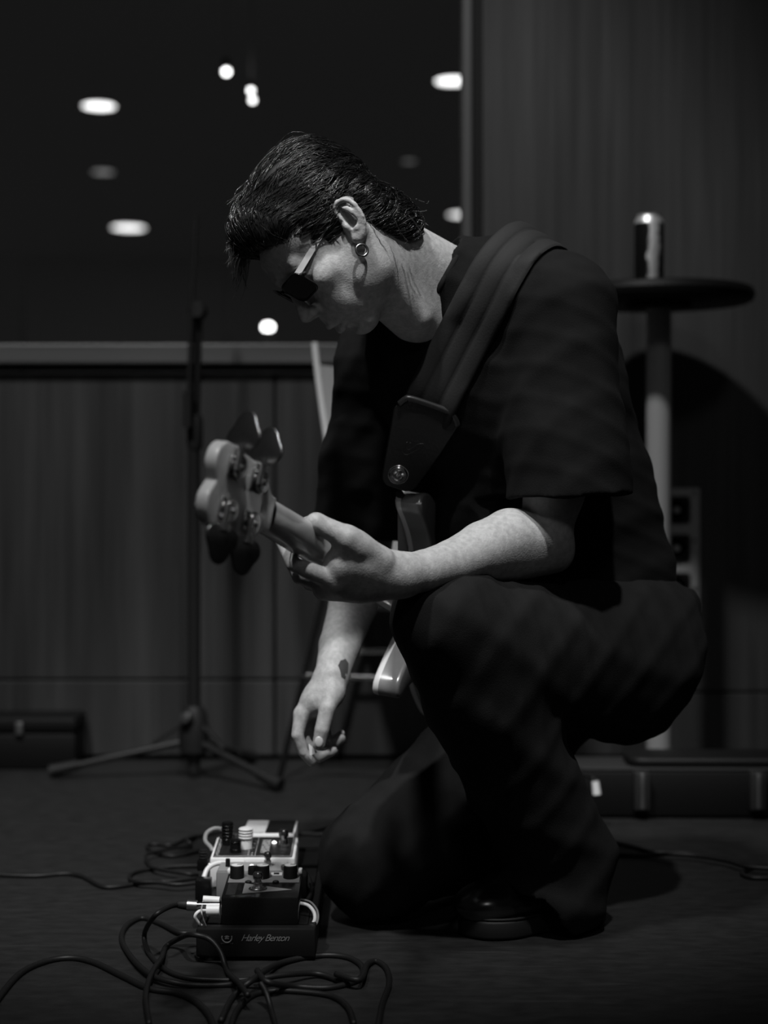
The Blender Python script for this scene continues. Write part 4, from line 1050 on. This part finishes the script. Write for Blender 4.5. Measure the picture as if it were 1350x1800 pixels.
# wrist tattoo: ink blotch hugging the skin
bv = bvh_of(body)
def on_skin(px, py):
    o_ = V(0, 0, CAMH); d_ = (P(px, py, 1.0) - o_).normalized(); h_ = bv.ray_cast(o_, d_); return h_[0], h_[1]
pts = [(598, 1162), (607, 1158), (612, 1166), (611, 1182), (606, 1194), (600, 1190), (597, 1178), (594, 1170)]
ring = [on_skin(*p) for p in pts]; cen = on_skin(603, 1176)
if cen[0] is not None and all(x[0] is not None for x in ring):
    vs_ = [cen[0] + cen[1] * .0007] + [x[0] + x[1] * .0007 for x in ring]
    mid = [(vs_[0] + q) / 2 for q in vs_[1:]]
    mid = [(lambda l: l[0] + l[1] * .0007)(bv.find_nearest(q)) for q in mid]; n = len(ring)
    allv = [vs_[0]] + mid + vs_[1:]
    fs = [(0, 1 + i, 1 + (i + 1) % n) for i in range(n)] + [(1 + i, 1 + n + i, 1 + n + (i + 1) % n, 1 + (i + 1) % n) for i in range(n)]
    me_t = MB().add(allv, fs).make('wrist_tattoo', M['ink'], man, 180)

# ---- t-shirt
T = Field((-.18, 2.18, .36), (.54, 2.92, 1.13), .0036)
T.cap(P(985, 540, 2.40), P(915, 520, 2.44), .074, .083, .04)
T.cap(P(890, 530, 2.47), P(770, 565, 2.53), .085, .08, .05)
T.cap(P(760, 560, 2.54), P(668, 640, 2.62), .08, .070, .05)
T.cap(P(815, 503, 2.455), P(880, 500, 2.44), .066, .070, .03)
T.cap(P(790, 560, 2.47), P(730, 580, 2.50), .070, .065, .03)
T.ell(P(890, 640, 2.53), (.155, .125, .15), None, .06)
T.ell(P(800, 660, 2.50), (.13, .10, .13), None, .06)
T.cap(P(958, 700, 2.55), P(1005, 860, 2.60), .132, .122, .06)
T.cap(P(900, 700, 2.53), P(900, 900, 2.58), .13, .12, .06)
T.cap(P(1005, 860, 2.60), P(1065, 1010, 2.62), .122, .115, .05)
T.cap(P(900, 900, 2.58), P(980, 1020, 2.60), .12, .12, .05)
T.cap(P(745, 790, 2.62), P(718, 955, 2.70), .085, .084, .03)
# near sleeve
T.cap(P(988, 545, 2.385), P(993, 780, 2.375), .078, .088, .035)
T.cap(P(993, 780, 2.375), P(1000, 880, 2.37), .090, .094, .02)
T.half(P(1000, 872, 2.37), V(.04, 0, -1), lo=(.12, 2.2, .45), hi=(.43, 2.455, .75), k=.003)
T.cap(P(996, 850, 2.37), P(996, 960, 2.37), .070, .074, .004, 'sub')
# far sleeve
T.cap(P(668, 645, 2.62), P(650, 800, 2.68), .068, .076, .035)
T.cap(P(650, 800, 2.68), P(636, 950, 2.74), .078, .090, .02)
T.half(P(640, 945, 2.74), V(-.05, 0, -1), lo=(-.16, 2.60, .50), hi=(.10, 2.86, .75), k=.003)
T.cap(P(645, 925, 2.74), P(645, 1010, 2.74), .066, .070, .004, 'sub')
# collar opening
cN = V(-.865, -.12, .5).normalized(); cC = P(769, 489, 2.438)
T.cyl(cC, cC + cN * .2, .10, .006, 'sub')
T.cyl(cC - cN * .07, cC - cN * .001, .0715, .03)
T.cyl(cC - cN * .012, cC + cN * .05, .0655, .003, 'sub')
def tf(X, Y, Z):
    a = ridges(X, Y, Z, (.9, .3, .35), 30, .4) * .0030 + ridges(X, Y, Z, (-.5, .4, .8), 40, 1.7) * .0030 + ridges(X, Y, Z, (.3, .2, 1.0), 62, 2.6) * .0015
    return .002 - a
T.fold(tf)
shirt = T.mesh('t_shirt', M['cloth'], man, 2)
shirt['label'] = 'black cotton t-shirt'
# rib collar
mb = MB(); cx_ = cN.orthogonal().normalized(); cy_ = cN.cross(cx_)
ringp = []
for k in range(41):
    a = 2 * math.pi * k / 40; ringp.append(cC - cN * .004 + (cx_ * math.cos(a) + cy_ * math.sin(a)) * .0685)
MB().tube(ringp, .0050, 10, cap=False).make('collar', M['rib'], man, 180)
# ---- trousers
Q = Field((-.20, 2.10, -.01), (.58, 2.98, .70), .0040)
Lh = V(.405, 2.57, .425); Lk = V(.089, 2.285, .495); La = V(.275, 2.495, .10)
Rh = V(.345, 2.73, .405); Rk = V(-.008, 2.545, .095)
Q.ell(P(1080, 1145, 2.63), (.112, .14, .106), None, .04)
Q.ell(P(1088, 1085, 2.63), (.118, .15, .085), None, .05)
Q.cap(Lh, Lk, .105, .070, .05); Q.cap(Lh + V(-.03, -.01, -.05), Lk + V(.05, .04, -.06), .10, .075, .05)
Q.cap(Lk, La, .066, .076, .05); Q.cap(Lk + V(.05, .05, -.12), La + V(.0, 0, .02), .078, .078, .03)
Q.cap(La, La + V(-.014, -.006, -.045), .078, .086, .02)
Q.cap(Rh, Rk, .110, .086, .05); Q.cap(Rk, V(.25, 2.78, .085), .080, .070, .04)
Q.ell(Rk + V(-.005, -.005, -.01), (.082, .085, .08), None, .03)
Q.cap(P(1190, 1062, 2.64), P(1205, 1100, 2.64), .022, .026, .02)
Q.cap(P(1140, 1072, 2.52), P(1206, 1066, 2.62), .020, .020, .02)
Q.cap(La + V(-.05, -.035, -.075), La + V(.0, 0, -.01), .066, .066, .006, 'sub')
Q.half((0, 0, .004), (0, 0, -1), k=.006)
def qf(X, Y, Z):
    a = ridges(X, Y, Z, (.35, .2, 1.0), 26, .9) * .0035 + ridges(X, Y, Z, (-.8, .1, .7), 40, 2.2) * .003 + ridges(X, Y, Z, (.9, .5, .2), 60, .2) * .002
    return .002 - a
Q.fold(qf)
Q.half((0, 0, .004), (0, 0, -1), k=.004)
tro = Q.mesh('trousers', M['denim'], man, 2); tro['label'] = 'wide black trousers'
# ---- shoes
def shoe(heel, toe, parent_):
    d = (toe - heel); L = d.length; d = d.normalized(); l = V(-d.y, d.x, 0); up = V(0, 0, 1)
    A = lambda t, s_, z: heel + d * (t * L) + l * s_ + up * z
    S_ = Field(np.minimum(np.array(heel), np.array(toe)) - .09, np.maximum(np.array(heel), np.array(toe)) + np.array([.09, .09, .16]), .0025)
    R_ = [list(d), list(l), [0, 0, 1]]
    S_.ell(A(.80, 0, .045), (.068, .050, .036), R_, .02)
    S_.ell(A(.50, 0, .055), (.085, .046, .045), R_, .02)
    S_.ell(A(.16, 0, .060), (.055, .040, .050), R_, .02)
    S_.cap(A(.20, 0, .07), A(.24, 0, .13), .040, .042, .02)
    S_.cap(A(.36, 0, .085), A(.68, 0, .055), .034, .034, .02)
    S_.half(A(0, 0, .026), (0, 0, -1), k=.004)
    o = S_.mesh('shoe', M['shoe'], parent_, 2)
    # sole outline
    pr_ = [(-.02, .0), (.0, .028), (.10, .040), (.30, .040), (.55, .046), (.78, .055), (.95, .042), (1.03, .018), (1.05, 0), (1.03, -.018), (.95, -.042), (.78, -.052), (.55, -.042), (.30, -.038), (.10, -.038), (.0, -.028)]
    pp = [(p.x, p.y) for p in catmull([V(a * L, b, 0) for a, b in pr_ + pr_[:1]], 4)][:-1]
    MB().prism(pp, heel, d, l, up, .002, .030, .004, 2).make('sole', M['rubber'], o, 50)
    MB().tube([heel + d * p[0] * .985 + l * p[1] * .97 + up * .032 for p in pp + pp[:1]], .0022, 6, cap=False).make('welt', M['rubber'], o, 180)
    bvs = bvh_of(o)
    for k in range(4):
        t = .42 + k * .065
        a = []
        for s_ in np.linspace(-.022, .022, 7):
            h_ = bvs.ray_cast(A(t + .02 * s_ / .022, s_, .2), V(0, 0, -1)); 
            if h_[0] is not None: a.append(h_[0] + V(0, 0, .0025))
        if len(a) > 3:
            MB().tube(a, .0024, 6).make('lace', M['rubber'], o, 180)
            MB().torus(a[0] + V(0, 0, -.001), (0, -.4, 1), .0034, .0010, 14, 6).make('eyelet', M['steel'], o, 180)
    return o
s_ = shoe(V(.338, 2.545, .0), V(.128, 2.448, .0), man); s_['label'] = 'polished black laced leather shoe'
shoe(V(.325, 2.87, .0), V(.12, 2.80, .0), man)

# ---- hair: scalp mass and strands
Hh = Field(np.array(HOr) - .17, np.array(HOr) + .17, .0028)
def xell(c, r, k=1.0, op='add'): Hh.ell(H(*c), [x * .01 for x in r], HR, k * .01, op)
xell((-1.4, 0, 5.0), (10.4, 8.1, 9.6))
xell((-6.6, 0, -4.2), (4.6, 6.2, 7.0), 1.6)
xell((5.0, 0, 10.4), (4.3, 5.2, 3.8), 1.6)
xell((4.0, 0, 8.4), (5.4, 7.0, 4.2), 1.2)
xell((-5.5, 0, 9.0), (5.0, 5.6, 4.2), 1.6)
for sg in (1, -1): xell((-4.8, 4.6 * sg, -.5), (4.2, 3.2, 5.0), 1.2)
# cut the face, temples and neck free
Hh.half(H(8.5, 0, 8.2), hF * .80 - hU * .60, k=.010)
Hh.half(H(-7.5, 0, -9.6), hF * .25 - hU * .97, k=.008)
for sg in (1, -1):
    xell((9.4, 6.8 * sg, 1.4), (4.8, 4.2, 3.5), .6, 'sub')
    xell((2.0, 9.2 * sg, -1.6), (3.6, 3.2, 4.4), .6, 'sub')
    xell((-2.8, 9.4 * sg, .4), (3.6, 2.5, 4.0), .5, 'sub')
xell((5.6, 0, -5.0), (8.8, 9.6, 6.0), .6, 'sub')
xell((1.5, 0, -9.5), (7.2, 9.6, 6.0), .6, 'sub')
def hfld(X, Y, Z):
    dx = X - HOr.x; dy = Y - HOr.y; dz = Z - HOr.z
    a = dx * hU.x + dy * hU.y + dz * hU.z; b_ = dx * hS.x + dy * hS.y + dz * hS.z
    t = np.arctan2(b_, a) * 26 + 2.2 * np.sin(30 * (dx * hF.x + dy * hF.y + dz * hF.z)) + 1.5 * np.sin(70 * a)
    return -.0016 * np.sin(t)
Hh.fold(hfld)
hair = Hh.mesh('hair', M['hair_mass'], man, 2); hair['label'] = 'dark wavy hair combed back'
hb = bvh_of(hair)
def strand_mesh(paths, radii, seg=3):
    vs_ = []; fs = []
    for path, r0 in zip(paths, radii):
        n = len(path); base = len(vs_)
        for i, p in enumerate(path):
            t = path[min(i + 1, n - 1)] - path[max(i - 1, 0)]
            t = t.normalized() if t.length > 1e-7 else V(0, 0, 1)
            N = t.orthogonal().normalized(); Bq = t.cross(N); rr = r0 * (1.0 if i < n * .6 else 1.0 - .8 * (i / (n - 1) - .6) / .4)
            for k in range(seg):
                a = 2 * math.pi * k / seg; vs_.append(p + (N * math.cos(a) + Bq * math.sin(a)) * rr)
        for i in range(n - 1):
            for k in range(seg):
                k2 = (k + 1) % seg; fs.append((base + i * seg + k, base + i * seg + k2, base + (i + 1) * seg + k2, base + (i + 1) * seg + k))
    return MB().add(vs_, fs)
def loc(p):
    d = p - HOr; return V(d.dot(hF), d.dot(hS), d.dot(hU)) * 100
paths = []; rad = []
hv = [v.co + world_loc(hair) for v in hair.data.vertices]
for _ in range(4200):
    p = random.choice(hv); L_ = loc(p)
    if L_.y < -3.5: continue
    n = random.randint(7, 13); step = random.uniform(.0045, .0075); lift = random.uniform(.0004, .0048); path = []
    ph = random.uniform(0, 6.28); wv = random.uniform(.0, .5); jit = V(random.gauss(0, .24), random.gauss(0, .24), random.gauss(0, .24))
    for i in range(n):
        h_ = hb.find_nearest(p)
        if h_[0] is None: break
        q_, nr = h_[0], h_[1]
        L_ = loc(q_)
        path.append(q_ + nr * (lift * (.3 + 1.2 * i / n)))
        fl_ = hF * -1.0 + hU * (-.30 - .045 * max(0, -L_.x)) + hS * (.10 * L_.y / 7.0) 
        if L_.x > 5: fl_ = hF * (-.55) + hU * .55 + hS * .1
        fl_ = fl_ + jit + nr.cross(hF) * wv * math.sin(ph + i * .9)
        tng = (fl_ - nr * fl_.dot(nr)).normalized()
        p2 = q_ + tng * step
        if i > 3:
            hh = hb.find_nearest(p2)
            if (hh[0] - q_).length < step * .35:      # reached the hairline: run free
                dirn = (path[-1] - path[-2]).normalized(); e = path[-1]
                for k in range(random.randint(2, 4)):
                    dirn = (dirn + V(0, 0, -.12) + nr * random.uniform(-.1, .25)).normalized(); e = e + dirn * step; path.append(e)
                break
        p = p2
    if len(path) > 3: paths.append(path); rad.append(random.uniform(.00035, .0008))
# forelock curls hanging before the forehead
for _ in range(430):
    py_ = random.uniform(292, 405); a = P(random.uniform(455 - (py_ - 292) * .42, 458), py_, random.uniform(2.28, 2.44))
    n = 12; path = []; ph = random.uniform(0, 6.28); cr0 = random.uniform(.002, .0055); tx_ = random.uniform(402, 432); D_ = a.y
    ln = random.uniform(.045, .100)
    for i in range(n):
        t = i / (n - 1)
        q_ = a + V((((tx_ - 675) / FPX * D_) - a.x) * t, 0, -ln * t)
        q_ += V(math.cos(ph + t * 7.0), math.sin(ph + t * 7.0), .3 * math.sin(ph * 2 + t * 9)) * cr0 * (.4 + t)
        path.append(q_)
    paths.append(path); rad.append(random.uniform(.0005, .0010))
# stray wisps over the crown and at the temple
for pts_ in ([(462, 292), (500, 240), (530, 233), (556, 247), (580, 268)], [(482, 408), (478, 425), (470, 437), (460, 440)], [(440, 330), (470, 268), (520, 246), (570, 250)],
             [(690, 380), (705, 410), (716, 424), (712, 428)], [(715, 375), (735, 400), (738, 415), (728, 422)], [(725, 370), (745, 372), (752, 366)], [(730, 350), (748, 356), (756, 352)],
             [(650, 380), (655, 395), (672, 410), (690, 420)], [(735, 385), (748, 392), (758, 400)]):
    D_ = 2.27 if pts_[0][0] > 470 and pts_[0][1] > 300 else 2.33
    for j in range(3): 
        paths.append([p + V(random.gauss(0, .0006), random.gauss(0, .002), random.gauss(0, .0006)) for p in catmull([P(a, b, D_) for a, b in pts_], 4)]); rad.append(.0005)
sm = strand_mesh(paths, rad); hs_o = sm.make('hair_strands', M['hair'], hair, 180)
# short sideburn hairs
paths = []; rad = []
for _ in range(160):
    px_, py_ = random.uniform(566, 592), random.uniform(378, 425)
    if (px_ - 566) / 26 + (425 - py_) / 60 < .5: continue
    h_ = on_skin(px_, py_)
    if h_[0] is None or h_[0].y > 2.32: continue
    d_ = (hF * .2 - hU * .8 + hF * random.gauss(0, .4)).normalized(); d_ = (d_ - h_[1] * d_.dot(h_[1])).normalized()
    a = h_[0] + h_[1] * .0004; paths.append([a, a + d_ * .004 + h_[1] * .0006, a + d_ * .008 + h_[1] * .001]); rad.append(.0003)
if paths: strand_mesh(paths, rad).make('sideburn', M['hair'], hair, 180)

# ================================================================== THINGS WORN AND HELD
# sunglasses
gl_root = root('sunglasses', H(9, 0, 1), 'sunglasses with pale arms and dark lenses on the man\'s face', 'sunglasses')
hinge = P(519, 488, 2.262); tip0 = P(607, 349, 2.256); tip1 = P(620, 350, 2.268)
def bar(path, wd, th, name, m, par, side):
    path = [Vector(p) for p in path]; vs_ = []; fs = []; n = len(path)
    for i, p in enumerate(path):
        t = (path[min(i + 1, n - 1)] - path[max(i - 1, 0)]).normalized(); N = (side - t * side.dot(t)).normalized(); Wd = t.cross(N)
        w_ = wd[i] if isinstance(wd, list) else wd
        for a, b_ in ((-1, -1), (1, -1), (1, 1), (-1, 1)): vs_.append(p + Wd * a * w_ / 2 + N * b_ * th / 2)
    for i in range(n - 1):
        for k in range(4):
            k2 = (k + 1) % 4; fs.append((i * 4 + k, i * 4 + k2, i * 4 + 4 + k2, i * 4 + 4 + k))
    fs += [(3, 2, 1, 0), tuple((n - 1) * 4 + k for k in range(4))]
    return MB().add(vs_, fs).make(name, m, par, 30)
tp = catmull([hinge, P(556, 427, 2.258), P(580, 383, 2.257), P(597, 356, 2.257), tip0, tip1], 5)
n_ = len(tp)
bar(tp, [.0088 - .0042 * (i / (n_ - 1)) for i in range(n_)], .0030, 'temple_arm', M['temple'], gl_root, V(0, -1, 0))
fr_h = P(556, 427, 2.2555)
MB().box(fr_h, (.002, .003, .008), .0005).make('hinge_pin', M['steel'], gl_root, 30)
ot = [H(8.4, -7.0, 1.3), H(4.0, -7.5, 1.6), H(-.5, -7.9, 1.8)]
bar(ot, .006, .003, 'temple_arm', M['temple'], gl_root, hS)
for sg in (1, -1):
    cl_ = H(10.15, 3.55 * sg, .75); N_ = (hF * .94 + hS * .26 * sg - hU * .10).normalized(); Xa = (hS - N_ * hS.dot(N_)).normalized(); Ya = N_.cross(Xa)
    if Ya.dot(hU) < 0: Ya = -Ya
    pl = round_poly([(-.027, -.019), (.027, -.021), (.029, .019), (-.027, .020)], .012, 6)
    l_ = MB().prism(pl, cl_, Xa, Ya, N_, -.001, .001, 0).make('lens', M['lens'], gl_root, 30)
    MB().tube([cl_ + Xa * p[0] + Ya * p[1] for p in pl + pl[:1]], .0019, 8, cap=False).make('rim', M['black_gloss'], l_, 180)
    MB().tube([cl_ + Xa * sg * .028 + Ya * .010, H(9.0, 6.6 * sg, 1.5), hinge if sg == 1 else ot[0]], .0030, 8).make('end_piece', M['black_gloss'], gl_root, 60)
MB().tube(catmull([H(10.3, -.9, 1.2), H(10.75, 0, 1.6), H(10.3, .9, 1.2)], 5), .0019, 8).make('bridge', M['black_gloss'], gl_root, 180)

# hoop earring
ec = P(636, 440, 2.2530)
er = MB().torus(ec, V(.30, -1, .12), .0084, .0020, 40, 10).make('hoop_earring', M['blackchrome'], None, 180)
tag(er, 'small dark metal hoop earring in the man\'s left ear', 'earring'); origin_to(er, ec)
# pick
pc = P(549, 1318, 2.514)
pk = MB().prism(round_poly([(-.006, -.008), (.008, -.006), (-.004, .012)], .003, 3), pc, V(.9, .3, .2).normalized(), V(-.2, 0, .98).normalized(), V(.3, -.95, .05).normalized(), -.0005, .0005).make('guitar_pick', M['cream'], None, 30)
tag(pk, 'small white pick between thumb and finger of the hanging hand', 'guitar pick'); origin_to(pk, pc)

# ---- guitar strap over the near shoulder
sb = bvh_of(shirt)
def on_shirt(px, py):
    o_ = V(0, 0, CAMH); d_ = (P(px, py, 1.0) - o_).normalized(); h_ = sb.ray_cast(o_, d_); return h_
strap = root('guitar_strap', P(700, 850, 2.38), 'wide padded black guitar strap with a leather end over the man\'s shoulder', 'guitar strap')
ctr = [(742, 748), (758, 712), (788, 648), (822, 580), (852, 520), (880, 475), (905, 445), (922, 428)]
cp = []
for p in ctr:
    h_ = on_shirt(*p); cp.append((h_[0], h_[1]) if h_[0] is not None else (P(p[0], p[1], 2.36), V(0, -1, .2)))
# continue over the shoulder and down the back
last = cp[-1][0]
for dv in (V(.02, .06, .004), V(.045, .13, -.03), V(.06, .19, -.09), V(.07, .23, -.17), V(.075, .25, -.27)):
    h_ = sb.find_nearest(last + dv); cp.append((h_[0], h_[1]))
for _ in range(3):     # relax the path
    q_ = [c_[0] for c_ in cp]; nn_ = [c_[1] for c_ in cp]
    for i in range(1, len(cp) - 1):
        a_ = q_[i] * .5 + (q_[i - 1] + q_[i + 1]) * .25; h_ = sb.find_nearest(a_); 
        cp[i] = (h_[0].lerp(a_, .5) if (a_ - h_[0]).dot(h_[1]) > 0 else h_[0], (nn_[i - 1] + nn_[i] + nn_[i + 1]).normalized())
cen = catmull([c_[0] + c_[1] * .006 for c_ in cp], 6); nrm = catmull([c_[1] for c_ in cp], 6)
W2 = .041; prof = []
for k in range(25):
    u = -1 + 2 * k / 24; prof.append((u, .0075 * (.55 + .45 * abs(math.sin(u * math.pi * 1.5 + math.pi / 2)) ** .6) if abs(u) < .98 else .003))
vs_ = []; fs = []; npf = len(prof)
for i, (c_, n__) in enumerate(zip(cen, nrm)):
    t = (cen[min(i + 1, len(cen) - 1)] - cen[max(i - 1, 0)]).normalized(); n__ = (n__ - t * n__.dot(t)).normalized(); sd_ = t.cross(n__)
    for (u, h_) in prof:
        base = c_ + sd_ * u * W2; hh = sb.find_nearest(base)
        lift = 0.0
        if hh[0] is not None and (base - hh[0]).dot(hh[1]) < .003: lift = .003 - (base - hh[0]).dot(hh[1])
        vs_.append(base + n__ * (h_ + min(lift, .03)))
    for (u, h_) in reversed(prof):
        vs_.append(c_ + sd_ * u * W2 - n__ * .002)
m2 = 2 * npf
for i in range(len(cen) - 1):
    for k in range(m2):
        k2 = (k + 1) % m2; fs.append((i * m2 + k, i * m2 + k2, (i + 1) * m2 + k2, (i + 1) * m2 + k))
fs += [tuple(reversed(range(m2))), tuple((len(cen) - 1) * m2 + k for k in range(m2))]
MB().add(vs_, fs).make('strap_band', M['strap'], strap, 60)
# leather end piece: flat tapered plate from the band to the strap button
lp = [(709, 702), (719, 697), (794, 723), (806, 748), (772, 800), (730, 858), (715, 866), (677, 851), (671, 838), (693, 715)]
LO = UH + nA * .024
D_top = on_shirt(755, 715)[0]; D_top = (D_top.y if D_top is not None else 2.38) - .024
D_bot = min(LO.y - .006, D_top + .06)
def lev(px, py):       # depth along the plate
    t = min(1, max(0, (py - 705) / 150.0)); return D_top + (D_bot - D_top) * t
pp = [P(a, b, lev(a, b)) for a, b in lp]
A0 = P(735, 780, lev(0, 780)); lx_ = (P(780, 780, lev(0, 780)) - A0).normalized(); ly_ = (P(735, 720, lev(0, 720)) - A0).normalized(); ly_ = (ly_ - lx_ * ly_.dot(lx_)).normalized(); lz_ = lx_.cross(ly_)
if lz_.y > 0: lz_ = -lz_
pl = [((p - A0).dot(lx_), (p - A0).dot(ly_)) for p in pp]
lea = MB().prism(round_poly(pl, .006, 4), A0, lx_, ly_, lz_, -.002, .004, .0018, 3).make('leather_end', M['leather'], strap, 50)
def on_plate(px, py, o=.0042):
    q_ = P(px, py, lev(px, py)); return A0 + lx_ * (q_ - A0).dot(lx_) + ly_ * (q_ - A0).dot(ly_) + lz_ * o
ed = [on_plate(*p) for p in ((716, 786), (707, 796), (717, 798), (745, 781), (742, 779), (733, 780), (718, 790), (712, 788))]
MB().tube(catmull([on_plate(*p, .0040) for p in ((716, 775), (706, 786), (708, 794), (717, 797), (745, 781), (735, 779), (719, 789), (714, 784), (722, 776))], 4), .0007, 6).make('embossed_mark', M['leather'], lea, 180)
MB().tube(catmull([on_plate(*p, .0012) for p in ((702, 710), (712, 701), (721, 699), (756, 711), (792, 725), (800, 737), (803, 748))], 4), .0052, 8).make('folded_edge', mat('leather_edge', .02, .4, 0, .5), lea, 180)
# strap lock disc
c_ = on_plate(700, 833, .004)
MB().lathe([(.0138, 0), (.0142, .0015), (.0125, .0032), (.0105, .0030), (.0100, .0012), (.0092, .0012), (.0085, .0038), (.0060, .0048), (.0052, .0030), (.0030, .0030), (.0028, .0055), (0, .0058)], c_, lz_, 36).make('strap_lock', M['chrome'], strap, 40)
MB().torus(c_ + lz_ * -.0005, lz_, .0152, .0010, 36, 8).make('lock_washer', M['blackchrome'], strap, 180)
